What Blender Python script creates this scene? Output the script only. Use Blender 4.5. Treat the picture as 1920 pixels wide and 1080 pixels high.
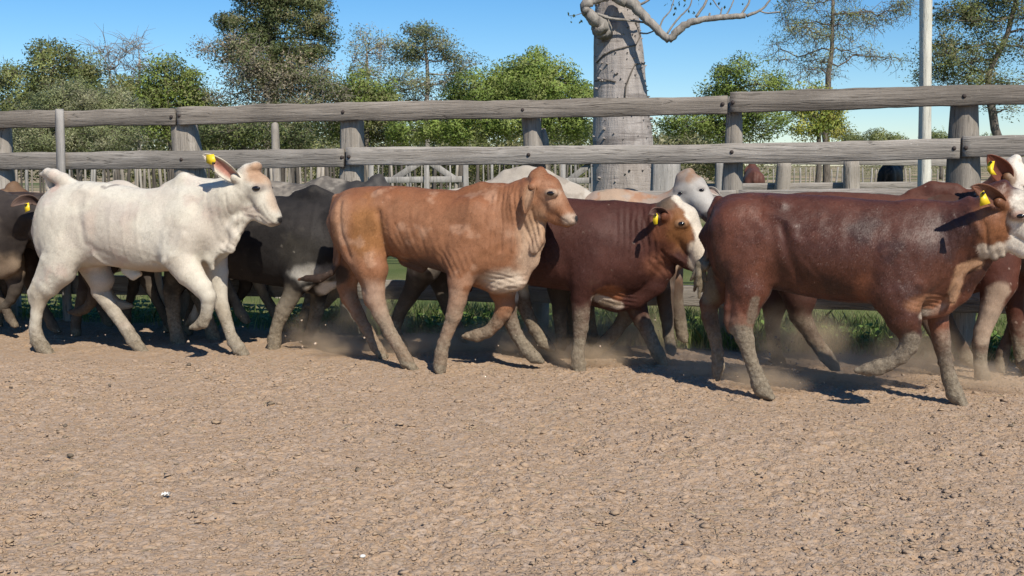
import bpy, math, random
import numpy as np
from mathutils import Vector

for o in list(bpy.data.objects):
    bpy.data.objects.remove(o)

# ---------------------------------------------------------------- camera, sky, sun, exposure
F, HC, HOR = 2059.0, 1.45, 310.0          # focal length in photo pixels, eye height, horizon row
PITCH = math.atan((540 - HOR) / F)
scene = bpy.context.scene
cam_d = bpy.data.cameras.new('camera'); cam = bpy.data.objects.new('camera', cam_d)
scene.collection.objects.link(cam); scene.camera = cam
cam_d.sensor_width = 36.0; cam_d.lens = 36.0 * F / 1920.0
cam_d.clip_start = 0.1; cam_d.clip_end = 6000
cam.location = (0, 0, HC); cam.rotation_euler = (math.pi / 2 - PITCH, 0, 0)

SUN_EL, SUN_AZ = math.radians(45), math.radians(24)   # azimuth: degrees to the right of straight behind the camera
light_dir = Vector((-math.sin(SUN_AZ) * math.cos(SUN_EL), math.cos(SUN_AZ) * math.cos(SUN_EL), -math.sin(SUN_EL)))
world = bpy.data.worlds.new('World'); scene.world = world; world.use_nodes = True
wt = world.node_tree; wt.nodes.clear()
sky = wt.nodes.new('ShaderNodeTexSky'); sky.sky_type = 'NISHITA'; sky.sun_disc = False
sky.sun_elevation = SUN_EL
sky.sun_rotation = math.pi - SUN_AZ          # sun stands behind the camera, to its right
sky.altitude = 0; sky.air_density = 1.0; sky.dust_density = 0.0; sky.ozone_density = 7.0
bg = wt.nodes.new('ShaderNodeBackground'); bg.inputs['Strength'].default_value = 0.098
wo = wt.nodes.new('ShaderNodeOutputWorld')
hsv = wt.nodes.new('ShaderNodeHueSaturation'); hsv.inputs['Saturation'].default_value = 1.22
wt.links.new(sky.outputs[0], hsv.inputs['Color']); wt.links.new(hsv.outputs[0], bg.inputs[0]); wt.links.new(bg.outputs[0], wo.inputs[0])
sun_d = bpy.data.lights.new('sun', 'SUN'); sun_d.energy = 4.8; sun_d.angle = math.radians(0.55); sun_d.color = (1.0, 0.93, 0.81)
sun = bpy.data.objects.new('sun', sun_d); scene.collection.objects.link(sun)
sun.rotation_euler = light_dir.to_track_quat('-Z', 'Y').to_euler()
scene.view_settings.view_transform = 'Standard'; scene.view_settings.look = 'None'
scene.view_settings.exposure = 0.30; scene.view_settings.gamma = 1.0
scene.view_settings.use_curve_mapping = False
scene.render.engine = 'CYCLES'
scene.cycles.max_bounces = 6; scene.cycles.diffuse_bounces = 2; scene.cycles.glossy_bounces = 2
scene.cycles.transmission_bounces = 3; scene.cycles.transparent_max_bounces = 8; scene.cycles.volume_bounces = 1
scene.cycles.use_denoising = True
scene.cycles.volume_step_rate = 2.0

rng = np.random.default_rng(7)
random.seed(7)

# ---------------------------------------------------------------- helpers
RIGHT = np.array([1.0, 0, 0]); UP = np.array([0, math.sin(PITCH), math.cos(PITCH)]); FWD = np.array([0, math.cos(PITCH), -math.sin(PITCH)])
EYE = np.array([0, 0, HC])
def ray(px, py):
    return FWD * F + RIGHT * (px - 960.0) + UP * (540.0 - py)
def atY(px, py, Y):                        # point of the place seen at a pixel, at distance Y from the camera
    d = ray(px, py); return EYE + d * (Y / d[1])
def on_plane(px, py, O, n):
    d = ray(px, py); return EYE + d * (np.dot(np.asarray(O) - EYE, n) / np.dot(d, n))
def ground_at(px, py, z=0.0):
    d = ray(px, py); return EYE + d * ((z - HC) / d[2])

def link(o, parent=None):
    scene.collection.objects.link(o)
    if parent is not None: o.parent = parent
    return o
def tag(o, label=None, cat=None, group=None, kind=None):
    if label: o['label'] = label
    if cat: o['category'] = cat
    if group: o['group'] = group
    if kind: o['kind'] = kind
    return o
def empty(name, loc=(0, 0, 0), rz=0.0):
    o = bpy.data.objects.new(name, None); o.empty_display_size = 0.1
    o.location = loc; o.rotation_euler = (0, 0, rz); return link(o)
def mesh_np(name, V, faces, mat=None, parent=None, smooth=False, col=None, normals=None):
    """V (n,3); faces (m,k) array of equal-size polygons, or list of such arrays"""
    V = np.asarray(V, np.float32)
    fl = faces if isinstance(faces, list) else [faces]
    fl = [np.asarray(f, np.int32) for f in fl if len(f)]
    me = bpy.data.meshes.new(name)
    me.vertices.add(len(V)); me.vertices.foreach_set('co', V.ravel())
    nl = sum(f.size for f in fl); npol = sum(len(f) for f in fl)
    me.loops.add(nl); me.polygons.add(npol)
    me.loops.foreach_set('vertex_index', np.concatenate([f.ravel() for f in fl]))
    tot = np.concatenate([np.full(len(f), f.shape[1], np.int32) for f in fl])
    st = np.concatenate([[0], np.cumsum(tot)[:-1]]).astype(np.int32)
    me.polygons.foreach_set('loop_start', st)
    me.polygons.foreach_set('loop_total', tot)
    if smooth: me.polygons.foreach_set('use_smooth', np.ones(npol, bool))
    me.update(calc_edges=True)
    if col is not None:
        a = me.color_attributes.new('Col', 'FLOAT_COLOR', 'POINT')
        a.data.foreach_set('color', np.asarray(col, np.float32).ravel())
    if normals is not None: me.normals_split_custom_set_from_vertices(np.asarray(normals, np.float32))
    if mat is not None: me.materials.append(mat)
    o = bpy.data.objects.new(name, me); link(o, parent)
    return o

class MB:                                   # collects shapes into one mesh
    def __init__(s): s.V = []; s.Q = []; s.T = []; s.n = 0
    def add(s, V, Q=None, T=None):
        V = np.asarray(V, float)
        if Q is not None and len(Q): s.Q.append(np.asarray(Q) + s.n)
        if T is not None and len(T): s.T.append(np.asarray(T) + s.n)
        s.V.append(V); s.n += len(V)
    def tube(s, pts, rad, n=8, cap=True):
        pts = np.asarray(pts, float); rad = np.asarray(rad, float)
        m = len(pts); rings = []
        tan = np.gradient(pts, axis=0) if m > 2 else np.repeat((pts[-1:] - pts[:1]), m, 0)
        a = np.linspace(0, 2 * np.pi, n, endpoint=False)
        ref = np.array([0, 1.0, 0.13])
        for i in range(m):
            t = tan[i] / (np.linalg.norm(tan[i]) + 1e-9)
            x = np.cross(t, ref); 
            if np.linalg.norm(x) < 1e-3: x = np.cross(t, [1, 0, 0])
            x /= np.linalg.norm(x); y = np.cross(t, x)
            rings.append(pts[i] + rad[i] * (np.cos(a)[:, None] * x + np.sin(a)[:, None] * y))
        V = np.concatenate(rings)
        i = np.arange(m - 1)[:, None] * n; j = np.arange(n)[None, :]; j2 = (j + 1) % n
        Q = np.stack([i + j, i + j2, i + n + j2, i + n + j], -1).reshape(-1, 4)
        T = []
        if cap:
            V = np.concatenate([V, pts[:1], pts[-1:]]); c0 = m * n; c1 = c0 + 1
            for q in range(n):
                T.append((c0, (q + 1) % n, q)); T.append((c1, (m - 1) * n + q, (m - 1) * n + (q + 1) % n))
        s.add(V, Q, T if T else None)
    def box(s, c, h, R=None):
        c = np.asarray(c, float); h = np.asarray(h, float)
        V = np.array([[x, y, z] for x in (-1, 1) for y in (-1, 1) for z in (-1, 1)], float) * h
        if R is not None: V = V @ np.asarray(R).T
        Q = [(0, 1, 3, 2), (4, 6, 7, 5), (0, 4, 5, 1), (2, 3, 7, 6), (0, 2, 6, 4), (1, 5, 7, 3)]
        s.add(V + c, Q)
    def build(s, name, mat=None, parent=None, smooth=False, col=None):
        V = np.concatenate(s.V); fs = []
        if s.Q: fs.append(np.concatenate(s.Q))
        if s.T: fs.append(np.concatenate(s.T))
        return mesh_np(name, V, fs, mat, parent, smooth, col)

# value noise in numpy -------------------------------------------------------
_lat = np.random.default_rng(3).random((64, 64, 64)).astype(np.float32)
def vnoise(P):
    P = np.asarray(P, np.float32); i = np.floor(P).astype(np.int64); f = P - i
    f = f * f * (3 - 2 * f); i &= 63; j = (i + 1) & 63
    x0, y0, z0 = i[..., 0], i[..., 1], i[..., 2]; x1, y1, z1 = j[..., 0], j[..., 1], j[..., 2]
    fx, fy, fz = f[..., 0], f[..., 1], f[..., 2]
    L = _lat
    a = L[x0, y0, z0] * (1 - fx) + L[x1, y0, z0] * fx
    b = L[x0, y1, z0] * (1 - fx) + L[x1, y1, z0] * fx
    c = L[x0, y0, z1] * (1 - fx) + L[x1, y0, z1] * fx
    d = L[x0, y1, z1] * (1 - fx) + L[x1, y1, z1] * fx
    return ((a * (1 - fy) + b * fy) * (1 - fz) + (c * (1 - fy) + d * fy) * fz) * 2 - 1
def fbm(P, o=3, g=0.5):
    P = np.asarray(P, np.float32); s = 0; a = 1.0; t = 0
    for k in range(o):
        s = s + a * vnoise(P * (2.03 ** k) + 11.7 * k); t += a; a *= g
    return s / t
def sstep(a, b, x):
    t = np.clip((x - a) / (b - a), 0, 1); return t * t * (3 - 2 * t)

# node-material helper -------------------------------------------------------
class NM:
    def __init__(s, name):
        s.m = bpy.data.materials.new(name); s.m.use_nodes = True; s.t = s.m.node_tree
        s.b = s.t.nodes['Principled BSDF']; s.out = s.t.nodes['Material Output']
    def n(s, typ, **kw):
        nd = s.t.nodes.new(typ)
        for k, v in kw.items(): setattr(nd, k, v)
        return nd
    def l(s, a, b): s.t.links.new(a, b)
    def coords(s, kind='Object', scale=(1, 1, 1), rot=(0, 0, 0)):
        tc = s.n('ShaderNodeTexCoord'); mp = s.n('ShaderNodeMapping')
        mp.inputs['Scale'].default_value = scale; mp.inputs['Rotation'].default_value = rot
        s.l(tc.outputs[kind], mp.inputs['Vector']); return mp.outputs[0]
    def noise(s, vec, scale, detail=4, rough=0.55, dist=0.0):
        nd = s.n('ShaderNodeTexNoise'); s.l(vec, nd.inputs['Vector'])
        nd.inputs['Scale'].default_value = scale; nd.inputs['Detail'].default_value = detail
        nd.inputs['Roughness'].default_value = rough; nd.inputs['Distortion'].default_value = dist
        return nd.outputs['Fac']
    def vor(s, vec, scale, feature='F1', out='Distance'):
        nd = s.n('ShaderNodeTexVoronoi', feature=feature); s.l(vec, nd.inputs['Vector'])
        nd.inputs['Scale'].default_value = scale; return nd.outputs[out]
    def ramp(s, fac, stops):
        nd = s.n('ShaderNodeValToRGB'); cr = nd.color_ramp
        while len(cr.elements) < len(stops): cr.elements.new(0.5)
        for e, (p, c) in zip(cr.elements, stops):
            e.position = p; e.color = (c[0], c[1], c[2], 1) if hasattr(c, '__len__') else (c, c, c, 1)
        s.l(fac, nd.inputs[0]); return nd.outputs[0]
    def mix(s, fac, a, b, typ='MIX'):
        nd = s.n('ShaderNodeMix', data_type='RGBA', blend_type=typ)
        for sock, v in ((nd.inputs[0], fac), (nd.inputs[6], a), (nd.inputs[7], b)):
            if hasattr(v, 'is_output'): s.l(v, sock)
            elif hasattr(v, '__len__'): sock.default_value = (*v, 1)
            else: sock.default_value = v
        return nd.outputs[2]
    def math(s, op, a, b=0.0):
        nd = s.n('ShaderNodeMath', operation=op)
        for sock, v in ((nd.inputs[0], a), (nd.inputs[1], b)):
            if hasattr(v, 'is_output'): s.l(v, sock)
            else: sock.default_value = v
        return nd.outputs[0]
    def bump(s, h, strength=0.5, dist=0.01, prev=None):
        nd = s.n('ShaderNodeBump'); s.l(h, nd.inputs['Height'])
        nd.inputs['Strength'].default_value = strength; nd.inputs['Distance'].default_value = dist
        if prev is not None: s.l(prev, nd.inputs['Normal'])
        return nd.outputs[0]
    def done(s, col=None, rough=0.8, normal=None, spec=0.3):
        if col is not None:
            if hasattr(col, 'is_output'): s.l(col, s.b.inputs['Base Color'])
            else: s.b.inputs['Base Color'].default_value = (*col, 1)
        if hasattr(rough, 'is_output'): s.l(rough, s.b.inputs['Roughness'])
        else: s.b.inputs['Roughness'].default_value = rough
        if normal is not None: s.l(normal, s.b.inputs['Normal'])
        s.b.inputs['Specular IOR Level'].default_value = spec
        return s.m
# ================================================================ MATERIALS OF THE PLACE
FL = np.array([-4.85, 10.4, 0.0]); FR = np.array([3.78, 8.1, 0.0])       # fence line, left and right
FDIR = (FR - FL) / np.linalg.norm(FR - FL); FN = np.array([-FDIR[1], FDIR[0], 0.0])   # FN points away from the camera
def fence_y(x): return FL[1] + (x - FL[0]) * (FR[1] - FL[1]) / (FR[0] - FL[0])

def mat_ground():
    m = NM('trampled_earth'); co = m.coords('Object')
    n1 = m.noise(co, 1.3, 5); n2 = m.noise(co, 14, 6, 0.65); n3 = m.noise(co, 90, 5, 0.7)
    v = m.vor(co, 42)
    base = m.ramp(n2, [(0.25, (0.305, 0.214, 0.146)), (0.5, (0.358, 0.258, 0.180)), (0.78, (0.405, 0.298, 0.212))])
    base = m.mix(m.ramp(n1, [(0.35, 0.0), (0.7, 0.55)]), base, (0.345, 0.245, 0.165))
    base = m.mix(m.ramp(n3, [(0.55, 0.0), (0.8, 0.5)]), base, (0.43, 0.32, 0.225))
    dn = m.n('ShaderNodeTexNoise'); dn.inputs['Scale'].default_value = 40; m.l(co, dn.inputs['Vector'])
    wv = m.n('ShaderNodeVectorMath', operation='MULTIPLY_ADD'); m.l(dn.outputs['Color'], wv.inputs[0]); wv.inputs[1].default_value = (.022, .022, .022); m.l(co, wv.inputs[2])
    c1 = m.n('ShaderNodeTexVoronoi'); c1.inputs['Scale'].default_value = 48; c1.inputs['Randomness'].default_value = 1; m.l(wv.outputs[0], c1.inputs['Vector'])
    c2 = m.n('ShaderNodeTexVoronoi'); c2.inputs['Scale'].default_value = 105; m.l(wv.outputs[0], c2.inputs['Vector'])
    s1 = m.n('ShaderNodeSeparateColor'); m.l(c1.outputs['Color'], s1.inputs[0]); s2 = m.n('ShaderNodeSeparateColor'); m.l(c2.outputs['Color'], s2.inputs[0])
    hs = m.n('ShaderNodeHueSaturation'); m.l(base, hs.inputs['Color'])
    m.l(m.math('ADD', m.math('MULTIPLY', s1.outputs[0], 0.16), m.math('ADD', m.math('MULTIPLY', s2.outputs[0], 0.13), 0.86)), hs.inputs['Value']); m.l(m.math('ADD', m.math('MULTIPLY', s1.outputs[1], 0.3), 0.85), hs.inputs['Saturation'])
    base = hs.outputs[0]
    dung = m.noise(co, 2.6, 6, 0.7, 0.6)
    base = m.mix(m.ramp(dung, [(0.58, 0.0), (0.70, 0.45)]), base, (0.22, 0.165, 0.095))
    sp = m.noise(co, 30, 3, 0.5)
    base = m.mix(m.ramp(sp, [(0.68, 0.0), (0.78, 0.28)]), base, (0.20, 0.145, 0.085))
    # grass-covered soil beyond the fence (the line runs along the fence)
    sep = m.n('ShaderNodeSeparateXYZ'); m.l(co, sep.inputs[0])
    k = (FR[1] - FL[1]) / (FR[0] - FL[0])
    dd = m.math('SUBTRACT', sep.outputs[1], m.math('ADD', m.math('MULTIPLY', sep.outputs[0], k), FL[1] - FL[0] * k))
    dd = m.math('ADD', dd, m.math('MULTIPLY', m.math('SUBTRACT', m.noise(co, 3.0, 4), 0.5), 0.9))
    gf = m.ramp(dd, [(0.0, 0.0), (0.30, 1.0)])
    far = m.ramp(m.math('DIVIDE', sep.outputs[1], 100.0), [(0.18, 0.0), (0.45, 1.0)])
    gcol = m.ramp(m.noise(co, 0.5, 6, 0.6), [(0.3, (0.055, 0.085, 0.022)), (0.55, (0.115, 0.13, 0.045)), (0.75, (0.25, 0.20, 0.12))])
    sand = m.ramp(m.noise(co, 0.12, 5), [(0.42, (0.10, 0.115, 0.045)), (0.55, (0.36, 0.27, 0.18))])
    gcol = m.mix(far, gcol, sand)
    col = m.mix(gf, base, gcol)
    b1 = m.bump(n2, 0.35, 0.02); b2 = m.bump(c1.outputs['Distance'], 0.55, -0.012, b1); b2 = m.bump(c2.outputs['Distance'], 0.45, -0.006, b2); b3 = m.bump(n3, 0.5, 0.005, b2)
    return m.done(col, 0.95, b3, 0.15)
M_GROUND = mat_ground()

def mat_clod():
    m = NM('dry_clod'); co = m.coords('Object')
    at = m.n('ShaderNodeAttribute'); at.attribute_name = 'Col'
    n = m.noise(co, 70, 5, 0.65)
    col = m.mix(m.ramp(n, [(0.3, 0.0), (0.75, 0.8)]), at.outputs[0], (0.36, 0.27, 0.195))
    return m.done(col, 0.95, m.bump(n, 0.8, 0.006), 0.15)
M_CLOD = mat_clod()

def mat_wood(name, c0, c1, c2, axis=0, seedrot=0.0):
    m = NM(name); sc = [14.0, 14.0, 14.0]; sc[axis] = 0.9
    tc = m.n('ShaderNodeTexCoord'); oi = m.n('ShaderNodeObjectInfo'); mp = m.n('ShaderNodeMapping'); mp.inputs['Scale'].default_value = sc
    ad = m.n('ShaderNodeVectorMath', operation='ADD'); m.l(tc.outputs['Object'], ad.inputs[0])
    mu = m.n('ShaderNodeVectorMath', operation='SCALE'); cb = m.n('ShaderNodeCombineXYZ')
    for i in range(3): m.l(oi.outputs['Random'], cb.inputs[i])
    m.l(cb.outputs[0], mu.inputs[0]); mu.inputs[3].default_value = 37.0
    m.l(mu.outputs[0], ad.inputs[1]); m.l(ad.outputs[0], mp.inputs['Vector']); co = mp.outputs[0]
    g = m.noise(co, 1.0, 7, 0.62, 0.5); g2 = m.noise(co, 4.5, 5, 0.7, 0.2)
    w = m.n('ShaderNodeMapping'); w.inputs['Scale'].default_value = (1, 1, 1); m.l(ad.outputs[0], w.inputs['Vector'])
    big = m.noise(w.outputs[0], 1.8, 4, 0.6); fine = m.noise(w.outputs[0], 55, 3, 0.6)
    col = m.ramp(g, [(0.28, c0), (0.5, c1), (0.72, c2)])
    col = m.mix(m.ramp(g2, [(0.36, 0.6), (0.44, 0.0)]), col, tuple(0.42 * x for x in c0))
    col = m.mix(m.ramp(big, [(0.36, 0.5), (0.60, 0.0)]), col, tuple(0.55 * x for x in c1))
    col = m.mix(m.ramp(fine, [(0.62, 0.0), (0.8, 0.45)]), col, tuple(min(1, 1.35 * x) for x in c2))
    ck = [3.2, 3.2, 3.2]; ck[axis] = 0.16; cm = m.n('ShaderNodeMapping'); cm.inputs['Scale'].default_value = ck; m.l(ad.outputs[0], cm.inputs['Vector'])
    cr = m.math('ABSOLUTE', m.math('SUBTRACT', m.noise(cm.outputs[0], 3.0, 3, 0.5, 0.3), 0.5)); crack = m.ramp(cr, [(0.0, 1.0), (0.006, 0.0)])
    col = m.mix(m.math('MULTIPLY', crack, 0.45), col, (0.03, 0.026, 0.022))
    hue = m.n('ShaderNodeHueSaturation'); m.l(col, hue.inputs['Color'])
    m.l(m.math('ADD', m.math('MULTIPLY', oi.outputs['Random'], 0.30), 0.84), hue.inputs['Value'])
    nb = m.bump(g, 0.75, 0.02); nb = m.bump(g2, 0.8, 0.012, nb); nb = m.bump(crack, 0.5, -0.008, nb)
    return m.done(hue.outputs[0], 0.85, nb, 0.2)
M_RAIL = mat_wood('weathered_plank', (0.220, 0.193, 0.164), (0.305, 0.274, 0.240), (0.405, 0.370, 0.330), 0)
M_RAILT = mat_wood('weathered_top_plank', (0.145, 0.124, 0.102), (0.220, 0.191, 0.161), (0.315, 0.279, 0.240), 0)
M_POST = mat_wood('weathered_post', (0.215, 0.184, 0.150), (0.325, 0.286, 0.240), (0.43, 0.386, 0.335), 2)
M_STAKE = mat_wood('pale_stake', (0.20, 0.185, 0.165), (0.33, 0.31, 0.285), (0.45, 0.42, 0.385), 2)
M_POLE = mat_wood('whitewashed_pole', (0.48, 0.46, 0.39), (0.60, 0.58, 0.50), (0.70, 0.68, 0.60), 2)
def simple(name, c, rough=0.6, spec=0.3, nz=0.15, sc=40):
    m = NM(name); co = m.coords('Object'); n = m.noise(co, sc, 4)
    col = m.mix(m.ramp(n, [(0.35, 0.0), (0.7, 1.0)]), tuple(x * (1 - nz) for x in c), tuple(min(1, x * (1 + nz)) for x in c))
    return m.done(col, rough, m.bump(n, 0.2, 0.004), spec)
M_IRON = simple('rusty_iron', (0.045, 0.034, 0.030), 0.7)

def mat_bottle():
    m = NM('bottle_tree_bark'); co = m.coords('Object'); cs = m.coords('Object', (9, 9, 1.2))
    st = m.noise(cs, 1.6, 6, 0.65, 0.6); n = m.noise(co, 9, 5, 0.6); fine = m.noise(co, 60, 4, 0.65)
    ch = m.coords('Object', (1.5, 1.5, 16)); hz = m.noise(ch, 1.2, 4, 0.55, 0.4)
    col = m.ramp(st, [(0.28, (0.23, 0.200, 0.180)), (0.5, (0.34, 0.302, 0.275)), (0.75, (0.44, 0.398, 0.365))])
    col = m.mix(m.ramp(n, [(0.35, 0.4), (0.6, 0.0)]), col, (0.25, 0.22, 0.20))
    col = m.mix(m.ramp(hz, [(0.34, 0.65), (0.42, 0.0)]), col, (0.13, 0.11, 0.10))
    nb = m.bump(st, 0.8, 0.03); nb = m.bump(hz, 0.5, 0.02, nb); nb = m.bump(fine, 0.6, 0.01, nb)
    return m.done(col, 0.85, nb, 0.2)
M_BOTTLE = mat_bottle()
def mat_bark(name, c0, c1):
    m = NM(name); co = m.coords('Object', (6, 6, 1.5)); n = m.noise(co, 3, 6, 0.65)
    return m.done(m.ramp(n, [(0.3, c0), (0.7, c1)]), 0.9, m.bump(n, 0.8, 0.03), 0.15)
M_BARK = mat_bark('grey_bark', (0.07, 0.058, 0.048), (0.19, 0.165, 0.14))
M_BARKP = mat_bark('pale_bark', (0.17, 0.15, 0.13), (0.36, 0.33, 0.29))
def mat_leaf(name, trans=0.35):
    m = NM(name); at = m.n('ShaderNodeAttribute'); at.attribute_name = 'Col'
    m.l(at.outputs[0], m.b.inputs['Base Color']); m.b.inputs['Roughness'].default_value = 0.55
    m.b.inputs['Specular IOR Level'].default_value = 0.25
    tr = m.n('ShaderNodeBsdfTranslucent'); mx = m.n('ShaderNodeMixShader'); mx.inputs[0].default_value = trans
    hs = m.n('ShaderNodeHueSaturation'); hs.inputs['Value'].default_value = 1.25; m.l(at.outputs[0], hs.inputs['Color'])
    m.l(hs.outputs[0], tr.inputs[0]); m.l(m.b.outputs[0], mx.inputs[1]); m.l(tr.outputs[0], mx.inputs[2])
    m.l(mx.outputs[0], m.out.inputs[0]); return m.m
M_LEAF = mat_leaf('foliage', 0.42); M_GRASS = mat_leaf('grass_blade', 0.3)

# ================================================================ GROUND
def axis(segs):
    out = []
    for a, b, d in segs: out.append(np.arange(a, b - 1e-6, d))
    return np.concatenate(out + [[segs[-1][1]]])
gx = np.concatenate([[-2500, -600, -150, -50, -25, -14, -9, -7.4, -6.7], axis([(-6.2, 5.4, 0.0125)]), [5.9, 6.6, 8, 12, 22, 45, 150, 600, 2500]])
gy = np.concatenate([[-400, -60, -15, -4, 0, 1.5, 2.3], axis([(2.7, 5.6, 0.0115), (5.6, 8.0, 0.018), (8.0, 11.2, 0.06)]), [11.8, 13, 15, 18, 22, 28, 36, 50, 75, 120, 250, 700, 2500, 5000]])
GX, GY = np.meshgrid(gx, gy)
P2 = np.stack([GX, GY, np.zeros_like(GX)], -1).astype(np.float32)
inner = ((GX > -6.3) & (GX < 5.5) & (GY > 2.5) & (GY < 11.3)).astype(np.float32)
def ground_h(P):
    big = 0.022 * fbm(P * 0.9, 2)
    mid = 0.010 * fbm(P * 6.0, 3)
    lump = 0.013 * np.clip(np.abs(fbm(P * 21.0 + 5.0, 2, 0.6)) * 2.2, 0, 1.2) * np.clip(0.6 + 0.9 * fbm(P * 2.3 + 40, 2), 0.15, 1.3)
    fine = 0.006 * fbm(P * 48.0, 2)
    return big + mid + lump + fine - 0.012
GZ = ground_h(P2) * inner
for k in range(230):                         # hoof prints pressed into the soil
    hy = 3.4 + 5.2 * rng.random(); hx = rng.uniform(-1, 1) * (0.5 * hy + .5); an = rng.normal(0, .5); r0 = rng.uniform(.038, .06)
    ix = np.where(np.abs(gx - hx) < .16)[0]; iy = np.where(np.abs(gy - hy) < .16)[0]
    if len(ix) < 3 or len(iy) < 3: continue
    sl = np.ix_(iy, ix); dx, dy = GX[sl] - hx, GY[sl] - hy; a_ = dx * math.cos(an) + dy * math.sin(an); b_ = -dx * math.sin(an) + dy * math.cos(an)
    d = np.minimum(np.sqrt((a_ / (r0 * 1.25)) ** 2 + ((b_ - r0 * .45) / (r0 * .5)) ** 2), np.sqrt((a_ / (r0 * 1.25)) ** 2 + ((b_ + r0 * .45) / (r0 * .5)) ** 2))
    GZ[sl] += -rng.uniform(.004, .011) * sstep(1.15, .6, d) + .004 * np.exp(-((d - 1.45) / .35) ** 2)
nx, ny = len(gx), len(gy)
V = np.stack([GX, GY, GZ], -1).reshape(-1, 3)
ii = (np.arange(ny - 1)[:, None] * nx + np.arange(nx - 1)[None, :]).ravel()
Q = np.stack([ii, ii + 1, ii + nx + 1, ii + nx], -1)
g = mesh_np('ground', V, Q, M_GROUND, smooth=True)
tag(g, 'trampled dry brown earth of the cattle pen', kind='structure')

# loose clods -----------------------------------------------------------------
phi = (1 + 5 ** 0.5) / 2
ICO = np.array([(-1, phi, 0), (1, phi, 0), (-1, -phi, 0), (1, -phi, 0), (0, -1, phi), (0, 1, phi), (0, -1, -phi), (0, 1, -phi), (phi, 0, -1), (phi, 0, 1), (-phi, 0, -1), (-phi, 0, 1)], float)
ICO /= np.linalg.norm(ICO[0])
ICOT = np.array([(0, 11, 5), (0, 5, 1), (0, 1, 7), (0, 7, 10), (0, 10, 11), (1, 5, 9), (5, 11, 4), (11, 10, 2), (10, 7, 6), (7, 1, 8), (3, 9, 4), (3, 4, 2), (3, 2, 6), (3, 6, 8), (3, 8, 9), (4, 9, 5), (2, 4, 11), (6, 2, 10), (8, 6, 7), (9, 8, 1)])
def scatter_lumps(n, xy, size, flat=0.5):
    V = ICO[None] * (1 + 0.33 * rng.standard_normal((n, 12, 1)).clip(-1.5, 1.5))
    V = V * np.stack([size * rng.uniform(0.8, 1.5, n), size * rng.uniform(0.8, 1.5, n), size * flat * rng.uniform(0.7, 1.2, n)], -1)[:, None, :]
    a = rng.uniform(0, 6.28, n); c, s = np.cos(a), np.sin(a)
    X = V[..., 0] * c[:, None] - V[..., 1] * s[:, None]; Y = V[..., 0] * s[:, None] + V[..., 1] * c[:, None]
    z = ground_h(np.concatenate([xy, np.zeros((n, 1))], 1).astype(np.float32))
    W = np.stack([X + xy[:, :1], Y + xy[:, 1:2], V[..., 2] + (z + size * 0.22)[:, None]], -1)
    T = (ICOT[None] + (np.arange(n) * 12)[:, None, None]).reshape(-1, 3)
    return W.reshape(-1, 3), T
n = 17000
yy = 3.0 + 5.2 * rng.random(n) ** 1.25; xx = (rng.random(n) * 2 - 1) * (0.55 * yy + 0.5)
keep = fbm(np.stack([xx * 1.6, yy * 1.6, 0 * xx], -1), 2) + rng.random(n) * 0.7 > 0.12; xx, yy = xx[keep], yy[keep]; n = len(xx)
sz = np.clip(np.exp(rng.normal(math.log(0.0058), 0.45, n)), 0.003, 0.024)
W, T = scatter_lumps(n, np.stack([xx, yy], -1), sz)
tone = rng.random((n, 1)); cc = np.array([0.345, 0.242, 0.16]) * (0.85 + 0.3 * tone) + np.array([0.02, 0.012, 0.0]) * rng.standard_normal((n, 1))
cc = np.where(rng.random((n, 1)) < 0.02, np.array([0.15, 0.115, 0.075]), cc)
C = np.repeat(np.concatenate([cc.clip(0.05, 0.6), np.ones((n, 1))], 1), 12, 0)
tag(mesh_np('soil_clods', W, T, M_CLOD, col=C), 'loose crumbs and clods of dry soil and dung over the pen floor', kind='stuff')
OCT = np.array([(1, 0, 0), (-1, 0, 0), (0, 1, 0), (0, -1, 0), (0, 0, 1), (0, 0, -1)], float); OCTT = np.array([(0, 2, 4), (2, 1, 4), (1, 3, 4), (3, 0, 4), (2, 0, 5), (1, 2, 5), (3, 1, 5), (0, 3, 5)])
n = 42000; yy = 3.1 + 5.0 * rng.random(n) ** 1.35; xx = (rng.random(n) * 2 - 1) * (0.55 * yy + 0.4); sz = np.clip(np.exp(rng.normal(math.log(0.0036), 0.45, n)), 0.0018, 0.012)
V = OCT[None] * (1 + .3 * rng.standard_normal((n, 6, 1)).clip(-1.6, 1.6)) * np.stack([sz * rng.uniform(.8, 1.9, n), sz * rng.uniform(.8, 1.5, n), sz * rng.uniform(.4, .75, n)], -1)[:, None, :]
a = rng.uniform(0, 6.28, n); z = ground_h(np.stack([xx, yy, 0 * xx], -1).astype(np.float32)) + sz * .3
W = np.stack([V[..., 0] * np.cos(a)[:, None] - V[..., 1] * np.sin(a)[:, None] + xx[:, None], V[..., 0] * np.sin(a)[:, None] + V[..., 1] * np.cos(a)[:, None] + yy[:, None], V[..., 2] + z[:, None]], -1).reshape(-1, 3)
cc = np.array([0.36, 0.255, 0.168]) * rng.uniform(.82, 1.18, (n, 1)); cc = np.where(rng.random((n, 1)) < .015, np.array([[.17, .13, .085]]), cc)
tag(mesh_np('soil_crumbs', W, (OCTT[None] + (np.arange(n) * 6)[:, None, None]).reshape(-1, 3), M_CLOD, col=np.repeat(np.concatenate([cc, np.ones((n, 1))], 1), 6, 0)), 'fine dry crumbs of soil strewn over the pen floor', kind='stuff')
n = 700; yy = 3.2 + 5 * rng.random(n); xx = (rng.random(n) * 2 - 1) * (.55 * yy + .4); a = rng.uniform(0, 6.28, n); L = rng.uniform(.012, .05, n); z = ground_h(np.stack([xx, yy, 0 * xx], -1).astype(np.float32)) + .006
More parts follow.
